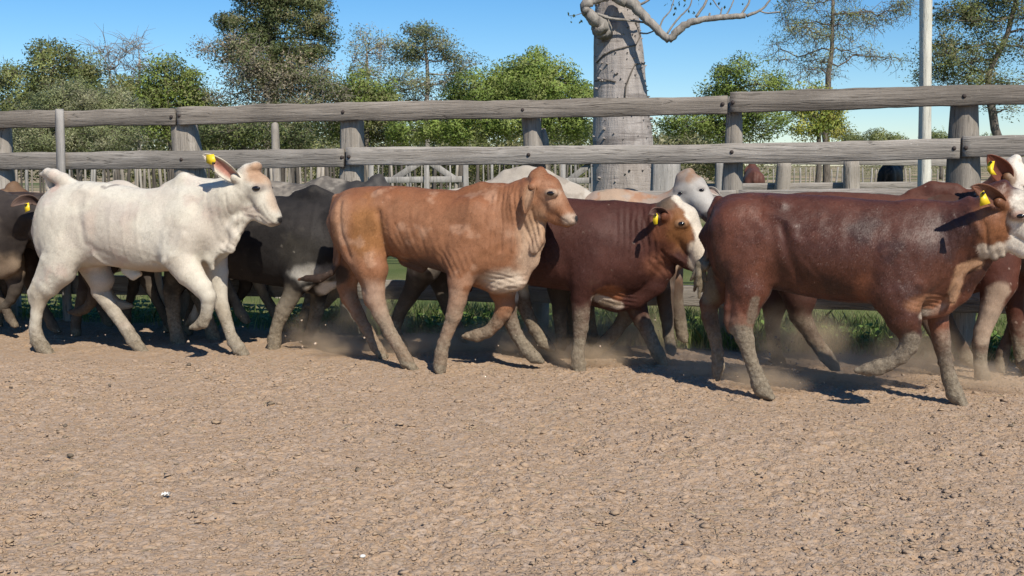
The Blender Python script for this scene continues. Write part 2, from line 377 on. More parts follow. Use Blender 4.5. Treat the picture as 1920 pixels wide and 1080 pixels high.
d = np.stack([np.cos(a), np.sin(a), rng.normal(0, .12, n)], -1) * L[:, None]; e = np.stack([-np.sin(a), np.cos(a), 0 * a], -1) * .0016; pp = np.stack([xx, yy, z], -1)
W = np.stack([pp - d - e, pp + d - e, pp + d + e, pp - d + e, pp + np.array([0, 0, .003])], 1).reshape(-1, 3); bq = (np.arange(n) * 5)[:, None, None]; T = (np.array([(0, 1, 4), (1, 2, 4), (2, 3, 4), (3, 0, 4)])[None] + bq).reshape(-1, 3)
cc = np.where(rng.random((n, 1)) < .6, np.array([[.42, .34, .19]]), np.array([[.17, .13, .08]])) * rng.uniform(.7, 1.2, (n, 1))
tag(mesh_np('straw_bits', W, T, M_CLOD, col=np.repeat(np.concatenate([cc, np.ones((n, 1))], 1), 5, 0)), 'bits of straw and chaff trodden into the pen floor', kind='stuff')
M_STONE = simple('dark_stone', (0.12, 0.095, 0.07), 0.9, 0.2, 0.4, 30)
stones = [(132, 857, 0.020, 'dark rounded clod lying alone on the left of the pen floor', M_STONE), (354, 686, 0.024, 'brown clod on the earth just in front of the white calf', M_STONE),
          (205, 723, 0.013, 'small dark clod on the earth below the white calf hind hoof', M_STONE), (122, 800, 0.014, 'blackish pair of dung crumbs near the left edge', M_STONE),
          (1895, 800, 0.016, 'dark clod on the earth at the right edge of the picture', M_STONE), (680, 1045, 0.012, 'small white pebble near the bottom edge', simple('white_pebble', (0.62, 0.60, 0.56), 0.8))]
for px, py, s, lab, mt in stones:
    p = ground_at(px, py); mb = MB()
    V = ICO * (1 + 0.22 * rng.standard_normal((12, 1))) * s * np.array([1.2, 1.0, 0.8]); mb.add(V, None, ICOT)
    o = mb.build('clod' if mt is M_STONE else 'pebble', mt, None, True)
    md = o.modifiers.new('round', 'SUBSURF'); md.levels = md.render_levels = 1
    o.location = (p[0], p[1], s * 0.45); tag(o, lab, 'clod' if mt is M_STONE else 'pebble')
# torn scrap of white down lying on the earth
p = ground_at(312, 933); mb = MB()
for k in range(11):
    a = k * 0.57 + rng.uniform(-.2, .2); L = rng.uniform(0.012, 0.026)
    d = np.array([math.cos(a), math.sin(a), 0]); s_ = np.array([-d[1], d[0], 0])
    mb.add([d * 0.002 - s_ * .004, d * L * .6 - s_ * .007 + [0, 0, .012 + .008 * rng.random()], d * L + [0, 0, .006], d * L * .6 + s_ * .006 + [0, 0, .010], d * 0.002 + s_ * .004 + [0, 0, .004]], None, [(0, 1, 2), (0, 2, 3), (0, 3, 4)])
o = mb.build('feather_scrap', simple('white_down', (0.78, 0.76, 0.72), 0.9)); o.location = (p[0], p[1], 0.008)
tag(o, 'small torn white feather scrap lying on the bare earth', 'feather')

# ================================================================ FRONT FENCE
fence = empty('rail_fence', tuple(FL)); tag(fence, 'grey weathered wooden corral fence of bolted planks right behind the cattle', 'fence')
FEA = math.atan2(FDIR[1], FDIR[0])
fence.rotation_euler = (0, 0, FEA)
def fpt(px, py, v=0.0):                       # pixel -> fence frame (along, depth behind rail face, height)
    p = on_plane(px, py, FL + FN * v, FN); q = p - FL
    return np.array([np.dot(q, FDIR), v, p[2]])
def plank(name, pts, thick, mat, parent, seed, v0=0.0, rough=0.006):
    """pts: (px, top, bottom) control points; an uneven sawn board"""
    T = np.array([fpt(x, t, v0) for x, t, b in pts]); B = np.array([fpt(x, b, v0) for x, t, b in pts])
    n = max(10, int((T[-1, 0] - T[0, 0]) / 0.06)); s = np.linspace(0, 1, n)
    k = (T[:, 0] - T[0, 0]) / (T[-1, 0] - T[0, 0])
    x = T[0, 0] + s * (T[-1, 0] - T[0, 0])
    zt = np.interp(s, k, T[:, 2]); zb = np.interp(s, k, B[:, 2])
    def nz(f, o): return fbm(np.stack([x * f, 0 * x + seed * 7.3 + o, 0 * x], -1), 3)
    zt = zt + rough * nz(2.5, 0) + rough * .6 * nz(9, 1); zb = zb + rough * nz(2.5, 2) + rough * .6 * nz(9, 3)
    nr = 6; ch = 0.008
    ring = []
    h = zt - zb
    warp = 0.010 * nz(0.8, 5)
    yf = v0 + warp; yb = v0 + thick + warp
    prof = [(yf, zb + ch), (yf + 0.002 * nz(6, 6), zb + h * .5), (yf, zt - ch), (yf + ch, zt), (yb - ch, zt), (yb, zt - ch), (yb, zb + ch), (yb - ch, zb), (yf + ch, zb)]
    V = np.stack([np.stack([x, np.broadcast_to(a, x.shape), b], -1) for a, b in prof], 1).reshape(-1, 3)
    m = len(prof); i = np.arange(n - 1)[:, None] * m; j = np.arange(m)[None]; j2 = (j + 1) % m
    Q = np.stack([i + j, i + m + j, i + m + j2, i + j2], -1).reshape(-1, 4)
    o = V[0].copy(); o = np.array([x.mean(), v0 + thick / 2, (zt.mean() + zb.mean()) / 2])
    caps = [np.arange(m)[None, :], (np.arange(m)[::-1] + (n - 1) * m)[None, :]]
    ob = mesh_np(name, V - o, [Q] + caps, mat, parent); ob.location = o
    return ob
RT = 0.05
rails = [
 ('t', [(-40, 209, 241), (160, 206, 238), (326, 203, 235)]),
 ('t', [(331, 200, 234), (600, 194, 228), (690, 191, 227), (975, 187, 222), (1200, 182, 217), (1300, 181, 214), (1364, 177, 213)]),
 ('t', [(1369, 171, 211), (1550, 166, 206), (1740, 161, 200), (1990, 155, 194)]),
 ('m', [(-40, 287, 318), (320, 283, 317), (643, 278, 313)]),
 ('m', [(648, 276, 310), (1000, 274, 309), (1300, 271, 307), (1500, 267, 304), (1801, 259, 298)]),
 ('m', [(1806, 256, 295), (1990, 252, 290)]),
 ('l', [(-40, 372, 403), (660, 365, 400)]), ('l', [(665, 364, 400), (1380, 357, 396)]), ('l', [(1385, 357, 396), (1990, 350, 391)]),
 ('b', [(-40, 515, 550), (660, 523, 559)]), ('b', [(665, 524, 560), (1380, 538, 577)]), ('b', [(1385, 538, 577), (1990, 549, 591)]),
]
rail_obs = []
for i, (k, pts) in enumerate(rails):
    rail_obs.append(plank('rail', pts, RT, M_RAILT if k == 't' else M_RAIL, fence, i, 0.0, 0.013 if k == 't' else 0.006))
# a slab split out of the lower edge of the long top rail
rail_obs[1]['label'] = 'long top rail with a splintered lower edge'
bolts = [(321, 219, 0), (336, 217, 1), (643, 210, 1), (980, 206, 1), (1355, 195, 1), (1374, 192, 2), (1808, 180, 2), (340, 299, 3), (641, 295, 3), (654, 294, 4), (991, 290, 4), (1372, 285, 4), (1789, 278, 4), (1811, 277, 5)]
bm_proto = None
for px, py, ri in bolts:
    q = fpt(px, py, 0.0); r = rail_obs[ri]
    if bm_proto is None:
        mb = MB(); mb.tube([(0, 0.01, 0), (0, -0.004, 0), (0, -0.010, 0), (0, -0.013, 0)], [0.016, 0.016, 0.012, 0.005], 10)
        b = mb.build('bolt', M_IRON, r, True); bm_proto = b.data
    else:
        b = bpy.data.objects.new('bolt', bm_proto); link(b, r)
    b.location = q - np.array(r.location)
def log_post(name, rows, mat, parent, v, seed, n=14, flat=0.9, fr=fpt, rough=0.05):
    """rows: (py, px left, px right); an irregular hewn post seen between these edges"""
    rows = [(py, (a + b) / 2, (b - a) / 2) for py, a, b in rows]
    C = []; R = []
    for py, cx, hw in rows:
        c = fr(cx, py, v); e = fr(cx + hw, py, v); C.append(c); R.append(abs(e[0] - c[0]) + 0.06 * abs(e[1] - c[1]))
    C = np.array(C); R = np.array(R)
    z0 = C[-1, 2]; 
    C = np.concatenate([C, [[C[-1, 0] + (C[-1, 0] - C[0, 0]) * 0.3, C[-1, 1], -0.25]]]); R = np.append(R, R[-1] * 1.08)
    zs = np.linspace(C[0, 2], C[-1, 2], 26); o = np.argsort(C[:, 2])
    x = np.interp(zs, C[o, 2], C[o, 0]); r = np.interp(zs, C[o, 2], R[o])
    a = np.linspace(0, 2 * np.pi, n, endpoint=False); base = np.array([C[0, 0], v, 0.0])
    V = []
    for k, z in enumerate(zs):
        d = np.stack([np.cos(a), np.sin(a), 0 * a], -1)
        sq = 1 + 0.10 * np.cos(4 * a + seed) + rough * fbm(np.stack([np.cos(a) * 1.5, np.sin(a) * 1.5, 0 * a + z * 2 + seed * 5], -1), 3)
        rr = r[k] * sq
        if k == 0: rr = rr * 0.90
        V.append(np.stack([x[k] + np.cos(a) * rr, v + np.sin(a) * rr * flat, 0 * a + z + (0.012 * np.sin(a * 2 + seed) if k == 0 else 0)], -1))
    V = np.concatenate(V) - base; m = len(zs)
    i = np.arange(m - 1)[:, None] * n; j = np.arange(n)[None]; j2 = (j + 1) % n
    Q = np.stack([i + j, i + n + j, i + n + j2, i + j2], -1).reshape(-1, 4)
    V = np.concatenate([V, [V[:n].mean(0) + [0, 0, 0.008]]]); T = np.array([(m * n, q, (q + 1) % n) for q in range(n)])
    ob = mesh_np(name, V, [Q, T], mat, parent, True); ob.location = base
    return ob
PV = RT + 0.085
posts = [[(214, -8, 18), (330, -14, 24)], [(206, 322, 362), (262, 325, 372), (320, 330, 384)], [(199, 640, 680), (300, 640, 681), (340, 638, 680)],
         [(193, 976, 1012), (250, 982, 1014), (310, 984, 1022)], [(183, 1362, 1388), (225, 1362, 1391), (300, 1358, 1392), (345, 1354, 1392)],
         [(170, 1786, 1832), (250, 1780, 1834), (330, 1776, 1836)]]
for i, rows in enumerate(posts):
    log_post('post', rows, M_POST, fence, PV + (0.01 if i % 2 else 0.0), i + 1.3)
log_post('broken_stub', [(243, 1010, 1024), (256, 1006, 1029), (300, 1006, 1030)], M_POST, fence, PV + 0.10, 9.1)
st = log_post('upright_batten', [(206, 103, 120), (300, 106, 122), (345, 108, 124)], M_STAKE, fence, -0.035, 12.0, 8, 0.6)
st['label'] = 'pale narrow batten nailed upright across the rails'

# ================================================================ SECOND FENCE, POLE, GATES, PALISADE BEYOND
def worldfr(Y):
    return lambda px, py, v=0.0: atY(px, py, Y)
def back_post(name, rows, mat, parent, Y, seed, flat=0.9, n=10):
    fr = lambda px, py, v=0.0: (lambda p: np.array([p[0], 0.0, p[2]]))(atY(px, py, Y))
    o = log_post(name, rows, mat, parent, 0.0, seed, n, flat, fr); 
    return o
def beam(mb, p0, p1, hz, hy):
    """a board between two points of the plane Y = const; hz half width in plane, hy half thickness"""
    p0 = np.asarray(p0, float); p1 = np.asarray(p1, float); d = p1 - p0; L = np.linalg.norm(d); d /= L
    y = np.array([0, 1.0, 0]); z = np.cross(d, y)
    R = np.stack([d, y, z], 1); mb.box((p0 + p1) / 2, (L / 2, hy, hz), R)
def beam_ob(name, p0, p1, hz, hy, mat, parent):
    c = (np.asarray(p0) + np.asarray(p1)) / 2; mb = MB(); beam(mb, np.asarray(p0) - c, np.asarray(p1) - c, hz, hy)
    o = mb.build(name, mat, parent); o.location = c
    md = o.modifiers.new('edge', 'BEVEL'); md.width = 0.006; md.segments = 1
    return o
Y2 = 12.0
f2 = empty('yard_fence', (0, Y2, 0)); tag(f2, 'second grey timber fence with thick square posts beyond the bottle tree', 'fence')
for i, rows in enumerate([[(300, 1341, 1360), (352, 1340, 1358)], [(302, 1457, 1484), (358, 1452, 1481)], [(302, 1581, 1611), (358, 1581, 1612)], [(231, 508, 523), (300, 510, 526), (352, 511, 528)]]):
    o = back_post('post', rows, M_STAKE if i == 0 else M_POST, f2, Y2, 20 + i); 
for (x0, y0, x1, y1, hz) in [(1215, 296, 1960, 304, 0.055), (1245, 352, 1960, 345, 0.04), (1112, 284, 1345, 286, 0.07)]:
    a = atY(x0, y0, Y2 + 0.16) - [0, Y2, 0]; b = atY(x1, y1, Y2 + 0.16) - [0, Y2, 0]
    beam_ob('rail', a, b, hz, 0.025, M_RAIL, f2)
o = back_post('plank_post', [(292, 1219, 1268), (350, 1217, 1268)], M_STAKE, None, Y2 + 0.02, 31, 0.35)
o.location = np.array(o.location) + np.array([0, Y2 - 0.2, 0]); tag(o, 'broad pale slab post standing beside the bottle tree trunk', 'post')
o = back_post('power_pole', [(-60, 1726, 1747), (160, 1725, 1745), (340, 1722, 1744)], M_POLE, None, 11.2, 33, 1.0, 16)
o.location = np.array(o.location) + np.array([0, 11.2, 0]); tag(o, 'tall whitewashed wooden pole rising behind the fence on the right', 'pole')

def gate(Y, x0, x1, ys, diag, stiles, label):
    g = empty('timber_gate', tuple(atY((x0 + x1) / 2, 330, Y) * [1, 1, 0])); tag(g, label, 'gate', 'timber gates behind the fence')
    O = np.array(g.location)
    for y in ys:
        beam_ob('gate_board', atY(x0, y, Y) - O, atY(x1, y - 2, Y) - O, 0.045, 0.02, M_STAKE, g)
    for (ax, ay, bx, by) in diag:
        beam_ob('brace', atY(ax, ay, Y + .045) - O, atY(bx, by, Y + .045) - O, 0.045, 0.02, M_STAKE, g)
    for x in stiles:
        beam_ob('stile', atY(x, 285, Y - .045) - O, atY(x, 480, Y - .045) - O, 0.035, 0.02, M_STAKE, g)
gate(16.0, 690, 872, [292, 338, 400, 455], [(735, 338, 795, 300), (800, 300, 862, 342)], [696, 800, 873], 'pale braced timber gate seen over the tan steer')
gate(16.4, 1052, 1116, [304, 340, 400], [(1062, 342, 1110, 305)], [1056, 1112], 'narrow braced timber gate just left of the bottle tree')

M_STK = [M_STAKE, M_POST, mat_wood('dark_stick', (0.06, 0.05, 0.042), (0.11, 0.095, 0.08), (0.18, 0.155, 0.13), 2)]
def palisade(xs, Y, label, top=(296, 312), mix=(0, 1, 2, 2)):
    root = empty('stick_palisade', tuple(atY(np.mean(xs), 330, Y) * [1, 1, 0])); tag(root, label, 'fence'); O = np.array(root.location)
    protos = []
    for m_ in range(3):
        mb = MB(); zz = np.linspace(0, 1, 6); pts = np.stack([0.02 * np.sin(zz * 3 + m_), 0.015 * np.cos(zz * 4 + m_ * 2), zz], -1); mb.tube(pts, [1.15, 1.0, .95, .9, .85, .7] * np.array(0.03), 6); protos.append(mb)
    datas = {}
    for x in xs:
        k = int(rng.choice(mix)); p = atY(x + rng.uniform(-2, 2), rng.uniform(*top), Y + rng.uniform(-.1, .1)) - O
        if k not in datas:
            o = protos[k].build('stake', M_STK[k], root, True); datas[k] = o.data
        else: o = link(bpy.data.objects.new('stake', datas[k]), root)
        w = rng.uniform(0.7, 1.7); o.location = (p[0], p[1], 0); o.scale = (w, w, p[2]); o.rotation_euler = (rng.uniform(-.03, .03), rng.uniform(-.05, .05), rng.uniform(0, 6))
palisade(np.arange(128, 345, 7.5), 24.0, 'palisade of upright sticks far behind the white calf')
palisade(np.concatenate([np.arange(345, 640, 9.5), np.arange(505, 560, 6)]), 20.0, 'palisade of crooked pale sticks between the white calf and the tan steer', (285, 306), (1, 1, 2, 2))
palisade(np.concatenate([np.arange(690, 1110, 9)]), 27.0, 'palisade of sticks behind the braced gates', (292, 306), (0, 1, 2, 2))
palisade(np.concatenate([np.arange(1390, 1720, 10.0), np.arange(1750, 1800, 9)]), 46.0, 'pale slatted stockade far beyond the yard fence on the right', (313, 318), (0, 0, 0, 1))
palisade(np.arange(0, 105, 10.0), 23.0, 'palisade of sticks behind the fence at the left edge', (297, 310), (0, 1, 2))
# ================================================================ TREES
def leaf_cloud(centers, sig, n_each, size, aspect=0.5, droop=0.0, core=None):
    """n_each small three-cornered leaves round every centre; winding and normals turned outwards"""
    N = len(centers) * n_each
    c = np.repeat(centers, n_each, 0); s = np.repeat(sig, n_each)
    off = rng.standard_normal((N, 3)); r = np.linalg.norm(off, axis=1, keepdims=True); off *= np.minimum(r, 1.7) / r
    p = c + off * s[:, None] * np.array([1, 1, 0.7])
    d = rng.standard_normal((N, 3)); d[:, 2] = d[:, 2] * 0.7 - droop; d /= np.linalg.norm(d, axis=1, keepdims=True)
    e = np.cross(d, rng.standard_normal((N, 3))); e /= np.linalg.norm(e, axis=1, keepdims=True) + 1e-9
    L = size * rng.uniform(0.6, 1.4, N)[:, None]
    o = off * .8 + np.array([0, 0, .25]) + .55 * rng.standard_normal((N, 3))
    if core is not None: q = p - core; o = o + 1.5 * q / (np.linalg.norm(q, axis=1, keepdims=True) + 1e-9)
    o /= np.linalg.norm(o, axis=1, keepdims=True); g = np.cross(d, e); e = e * np.where((g * o).sum(1) < 0, -1, 1)[:, None]
    V = np.stack([p - e * L * aspect * .5, p + d * L, p + e * L * aspect * .5], 1)
    gn = np.cross(V[:, 1] - V[:, 0], V[:, 2] - V[:, 0]); fl = (gn * o).sum(1) < 0; V[fl] = V[fl][:, ::-1]
    return V.reshape(-1, 3), N, np.repeat(o, 3, 0)
def wiggle(p0, p1, n, amp):
    t = np.linspace(0, 1, n)[:, None]; P = p0 + (p1 - p0) * t
    w = np.cumsum(rng.standard_normal((n, 3)), 0); w -= w[0] + (w[-1] - w[0]) * t
    return P + w * amp * np.linalg.norm(p1 - p0)
def tree(name, label, Y, trunk, blobs, leaf, pal, per_m=26, clump=0.20, leaves=60, bark=None, twigs=6, cat='tree', group='trees behind the corral', droop=0.0, aspect=0.5, limb_r=0.35, twig_len=0.0, depth=0.85):
    """trunk: list (px, py, radius px) from the base up; blobs: (px, py, rx, ry[, density])"""
    bark = bark or M_BARK
    base = atY(trunk[0][0], trunk[0][1], Y); base[2] = 0
    root = empty(name, tuple(base)); tag(root, label, cat, group)
    k = Y / F
    tp = [base * 1.0] + [atY(x, y, Y) for x, y, r in trunk]; tr = [trunk[0][2] * k * 1.15] + [r * k for x, y, r in trunk]
    tp = np.array(tp); tr = np.array(tr)
    mb = MB(); s = np.concatenate([[0], np.cumsum(np.linalg.norm(np.diff(tp, axis=0), axis=1))]); u = np.linspace(0, s[-1], 3 * len(s))
    P = np.stack([np.interp(u, s, tp[:, i]) for i in range(3)], -1); R = np.interp(u, s, tr)
    P[1:-1] += rng.standard_normal((len(P) - 2, 3)) * R[1:-1, None] * 0.22
    mb.tube(P - base, R, 8)
    Vs = []; Cs = []; Ns = []
    for b in blobs:
        x, y, rx, ry = b[:4]; den = b[4] if len(b) > 4 else 1.0
        c = atY(x, y, Y); rX, rZ = rx * k, ry * k; rY = depth * rX
        c[1] += rng.uniform(-.25, .25) * rX
        cand = np.where(P[:, 2] < c[2] + 0.2 * rZ)[0]; cand = cand if len(cand) else np.array([0])
        j = cand[np.argmin(np.linalg.norm(P[cand] - c, axis=1) + 0.5 * np.abs(c[2] - P[cand][:, 2]))]
        lr = min(R[j] * 0.7, max(0.03, limb_r * 0.12 * rX))
        st = wiggle(P[j], c, 7, 0.06); mb.tube(st - base, np.linspace(lr, lr * .45, 7), 6)
        nb = max(4, int(per_m * 0.20 * (rX * rZ) ** 0.5 * 4 * den)); nb = min(nb, 120)
        d = rng.standard_normal((nb, 3)); d /= np.linalg.norm(d, axis=1, keepdims=True)
        rr = rng.uniform(0.45, 1.0, nb) ** 0.6
        tip = c + d * rr[:, None] * np.array([rX, rY, rZ])
        cs = []
        for q in range(nb):
            s0 = st[rng.integers(3, 7)] if rng.random() < .6 else (cs[rng.integers(len(cs))] if cs else c)
            w = wiggle(s0, tip[q], 5, 0.09); mb.tube(w - base, np.linspace(lr * .32, lr * .08 + 0.004, 5), 4, False)
            cs.append(tip[q]); cs.append(w[3] + rng.standard_normal(3) * 0.05 * rX)
            for _ in range(twigs):
                tt = w[rng.integers(2, 5)]; L = (twig_len or clump * 1.4) * rng.uniform(.5, 1.3)
                dd = rng.standard_normal(3); dd[2] = dd[2] * .6 + .25 - droop; dd /= np.linalg.norm(dd)
                ww = np.array([tt, tt + dd * L * .5 + rng.standard_normal(3) * L * .1, tt + dd * L]); mb.tube(ww - base, [0.010 * k * 60, 0.007 * k * 60, 0.003 * k * 60], 3, False)
        cs = np.array(cs); ne = max(5, int(leaves * den * 3.0)); leaf_ = leaf * .66
        V, N, nn = leaf_cloud(cs - base, np.full(len(cs), clump) * rng.uniform(.6, 1.35, len(cs)), ne, leaf_, aspect, droop, c - base - np.array([0, 0, rZ * .3])); Ns.append(nn)
        pc = np.array(pal) * np.array([1.46, 1.50, 1.45]); ci = rng.integers(0, len(pc), len(cs)); cl = np.repeat(pc[ci] * rng.uniform(.75, 1.25, (len(cs), 1)), ne, 0)
        cl = cl * rng.uniform(.82, 1.18, (N, 1)); Vs.append(V); Cs.append(np.repeat(np.concatenate([cl, np.ones((N, 1))], 1), 3, 0))
    mb.build('trunk', bark, root, True)
    if Vs:
        V = np.concatenate(Vs); Q = np.arange(len(V)).reshape(-1, 3)
        mesh_np('crown', V, Q, M_LEAF, root, True, np.concatenate(Cs).clip(0.005, 0.6), np.concatenate(Ns))
    return root
OLIVE = [(0.145, 0.165, 0.058), (0.175, 0.19, 0.07), (0.115, 0.135, 0.048), (0.195, 0.19, 0.09)]
GREEN = [(0.150, 0.195, 0.046), (0.185, 0.23, 0.058), (0.12, 0.16, 0.04), (0.21, 0.235, 0.08)]
GREY = [(0.20, 0.215, 0.11), (0.235, 0.24, 0.135), (0.17, 0.19, 0.09), (0.26, 0.25, 0.16)]
DARK = [(0.095, 0.115, 0.048), (0.125, 0.14, 0.06), (0.165, 0.15, 0.085), (0.08, 0.10, 0.042)]
DRY = [(0.25, 0.205, 0.15), (0.20, 0.17, 0.12), (0.15, 0.155, 0.075), (0.28, 0.24, 0.18)]
YEL = [(0.27, 0.27, 0.06), (0.22, 0.24, 0.055), (0.31, 0.29, 0.09)]

# the left-hand thicket
tree('spiny_tree', 'olive rounded tree with a ragged top at the far left of the thicket', 40, [(110, 300, 9), (105, 230, 6), (120, 150, 4)],
     [(30, 165, 42, 45), (95, 125, 48, 42), (150, 130, 40, 38), (60, 215, 60, 45), (160, 195, 50, 45), (115, 180, 60, 50), (20, 240, 40, 45)], 0.15, OLIVE, 26, 0.30, 40)
tree('saltbush', 'pale grey-green feathery bush in front of the left thicket', 27, [(150, 330, 5), (150, 270, 3)],
     [(60, 225, 42, 40), (120, 195, 45, 45), (180, 190, 45, 40), (230, 215, 45, 45), (100, 260, 70, 35), (200, 258, 70, 38), (45, 270, 50, 30)], 0.10, GREY, 34, 0.20, 70, cat='bush', group='bushes behind the corral', aspect=0.3, limb_r=.2)
tree('bare_tree', 'thin leafless twiggy tree rising above the left thicket', 42, [(215, 300, 4), (212, 200, 3), (205, 130, 2.2)],
     [(185, 95, 28, 30, .35), (215, 130, 32, 30, .4), (240, 100, 30, 30, .3)], 0.09, DRY, 46, 0.22, 7, M_BARKP, 7, limb_r=.25, twig_len=0.7)
tree('bare_tree', 'taller thin bare tree with a forked top right of the thicket centre', 43, [(262, 300, 4), (262, 200, 3), (262, 110, 2)],
     [(258, 85, 18, 26, .35), (272, 120, 26, 30, .4), (250, 150, 28, 26, .5)], 0.09, DRY, 46, 0.22, 6, M_BARKP, 7, limb_r=.25, twig_len=0.7)
tree('spiny_tree', 'mid green tree with a thin flat-topped crown left of the tall dark tree', 36, [(320, 310, 7), (318, 230, 5), (310, 150, 3)],
     [(305, 125, 30, 16, .8), (300, 165, 45, 32), (350, 160, 34, 26), (275, 195, 45, 38), (335, 205, 52, 42), (380, 200, 32, 40), (300, 245, 60, 32, .8), (360, 250, 40, 28, .7), (235, 190, 38, 40)], 0.14, OLIVE + GREEN[:2], 26, 0.27, 42)
tree('evergreen_tree', 'tall dark shaggy tree with dry grey lower branches at left', 32, [(512, 320, 9), (512, 200, 8), (510, 100, 6), (505, 10, 4)],
     [(505, -45, 50, 32), (460, -5, 34, 24), (548, -10, 40, 26), (500, 10, 32, 22), (585, 10, 26, 18), (440, 45, 30, 18), (480, 50, 34, 24), (535, 40, 36, 26), (585, 48, 34, 20), (615, 62, 16, 12, .6), (455, 82, 36, 18), (505, 88, 40, 26), (560, 90, 38, 24), (600, 98, 20, 16, .7), (415, 84, 20, 10, .4), (432, 112, 26, 14, .5), (480, 128, 40, 22, .8), (540, 132, 40, 26, .8)], 0.11, DARK, 34, 0.19, 50, limb_r=.3)
tree('dry_tree', 'dry brownish tangle of twigs under the tall dark tree', 31.5, [(500, 320, 6), (505, 200, 4), (500, 150, 3)],
     [(450, 95, 40, 30, .5), (470, 140, 48, 40, .7), (520, 150, 55, 45, .8), (570, 140, 48, 45, .8), (610, 165, 40, 40, .7), (500, 195, 70, 35, .8), (590, 200, 60, 30, .8), (420, 170, 28, 40, .4), (395, 85, 24, 16, .25)], 0.10, DRY + DARK[:2], 46, 0.28, 48, M_BARKP, 7, limb_r=.22, twig_len=0.5)
tree('leafy_bush', 'dark hollow bush below the tall dark tree, seen between the rails', 29, [(470, 320, 5), (470, 280, 4)],
     [(430, 250, 60, 30), (500, 258, 60, 28), (380, 262, 30, 22, .7), (560, 250, 45, 32)], 0.11, DARK + OLIVE[:1], 30, 0.24, 40, cat='bush', group='bushes behind the corral')
tree('leafy_bush', 'rounded olive-green bush between the tall dark tree and the sparse tree', 33, [(685, 310, 6), (688, 240, 4)],
     [(690, 165, 42, 35), (655, 200, 40, 40), (725, 200, 30, 30), (690, 240, 60, 35), (630, 240, 40, 35)], 0.13, OLIVE + GREEN[:1], 28, 0.26, 46, cat='bush', group='bushes behind the corral')
tree('sparse_tree', 'small grey wispy tree above the olive-green bush', 41, [(690, 310, 5), (690, 180, 3.5), (688, 100, 2.2)],
     [(680, 75, 30, 22, .5), (660, 105, 26, 20, .4), (710, 100, 28, 24, .5), (690, 130, 36, 24, .5), (720, 80, 14, 14, .4)], 0.11, GREY + DRY[:1], 40, 0.24, 30, M_BARKP, 4, limb_r=.25)
tree('sparse_tree', 'open-crowned tree with a pale straight trunk and layered dark foliage', 38, [(800, 310, 5), (801, 200, 4.2), (802, 130, 3.4), (796, 70, 2)],
     [(792, 55, 36, 16, .8), (770, 85, 36, 18, .7), (825, 85, 30, 20, .7), (748, 110, 26, 14, .5), (800, 110, 46, 20, .6), (760, 145, 36, 18, .5), (845, 115, 28, 18, .6), (735, 160, 26, 22, .5), (785, 170, 46, 24, .6), (850, 155, 32, 32, .7), (880, 125, 22, 20, .5), (775, 205, 56, 32, .7)], 0.11, DARK + GREY[:2], 36, 0.24, 40, M_BARKP, 3, limb_r=.25)
tree('leafy_bush', 'dense bright green dome-shaped tree left of the bottle tree', 31, [(1010, 310, 8), (1010, 250, 6), (1010, 170, 4)],
     [(1000, 130, 52, 34), (960, 165, 50, 40), (1040, 165, 55, 40), (1000, 185, 70, 45), (900, 175, 48, 42), (870, 200, 38, 38), (1085, 190, 32, 36), (950, 220, 70, 40), (1050, 225, 60, 40), (880, 240, 55, 32), (820, 235, 40, 30, .7), (770, 245, 45, 28, .7)], 0.115, GREEN, 34, 0.22, 62, cat='tree')
tree('leafy_bush', 'loose bright green bush right of the bottle tree', 29, [(1370, 310, 6), (1372, 240, 4), (1375, 170, 3)],
     [(1385, 130, 38, 28, .8), (1345, 160, 42, 26, .7), (1420, 160, 45, 34, .9), (1380, 190, 60, 32), (1300, 232, 45, 30, .8), (1360, 232, 55, 34), (1430, 225, 50, 36), (1260, 238, 28, 22, .7), (1475, 175, 22, 26, .6)], 0.10, GREEN, 34, 0.19, 44, cat='tree')
tree('leafy_bush', 'yellow-green low tree behind the right half of the fence', 34, [(1535, 310, 5), (1535, 240, 4)],
     [(1500, 175, 40, 20, .7), (1540, 205, 42, 35), (1505, 230, 35, 35, .8), (1560, 235, 26, 28, .9)], 0.13, YEL + GREEN[:1], 30, 0.22, 40, cat='tree')
tree('weeping_tree', 'tall sparse weeping tree with drooping pale foliage', 36, [(1549, 320, 7), (1550, 200, 6), (1552, 150, 5.5), (1560, 90, 4), (1562, 0, 3)],
     [(1560, -30, 60, 40, .6), (1500, 5, 40, 36, .5), (1475, 50, 34, 40, .45), (1460, 90, 26, 36, .35), (1520, 60, 45, 38, .5), (1580, 45, 48, 40, .55), (1640, 25, 48, 26, .5), (1690, 20, 22, 26, .6), (1540, 115, 50, 34, .4), (1610, 95, 45, 28, .4), (1665, 110, 30, 24, .3), (1510, 130, 40, 28, .35)], 0.12, GREY + OLIVE[:2], 40, 0.24, 40, M_BARK, 5, limb_r=.32, droop=0.9, aspect=0.28, twig_len=0.6)
tree('spiny_tree', 'large dark open-branched thorn tree at the right edge', 26, [(1880, 320, 9), (1860, 210, 8), (1850, 150, 6), (1890, 60, 5), (1910, -20, 4)],
     [(1760, 80, 40, 40, .8), (1800, 40, 45, 40), (1790, 110, 48, 40), (1850, 20, 50, 40), (1905, 10, 50, 45), (1850, 90, 45, 40, .8), (1920, 90, 45, 45, .7), (1740, 130, 40, 30, .7), (1810, 155, 60, 26, .9), (1900, 160, 60, 30, .7), (1975, 60, 50, 70), (1880, 205, 40, 20, .4), (1870, -50, 80, 35)], 0.085, DARK + OLIVE[:2], 36, 0.19, 34, M_BARK, 4, limb_r=.34)
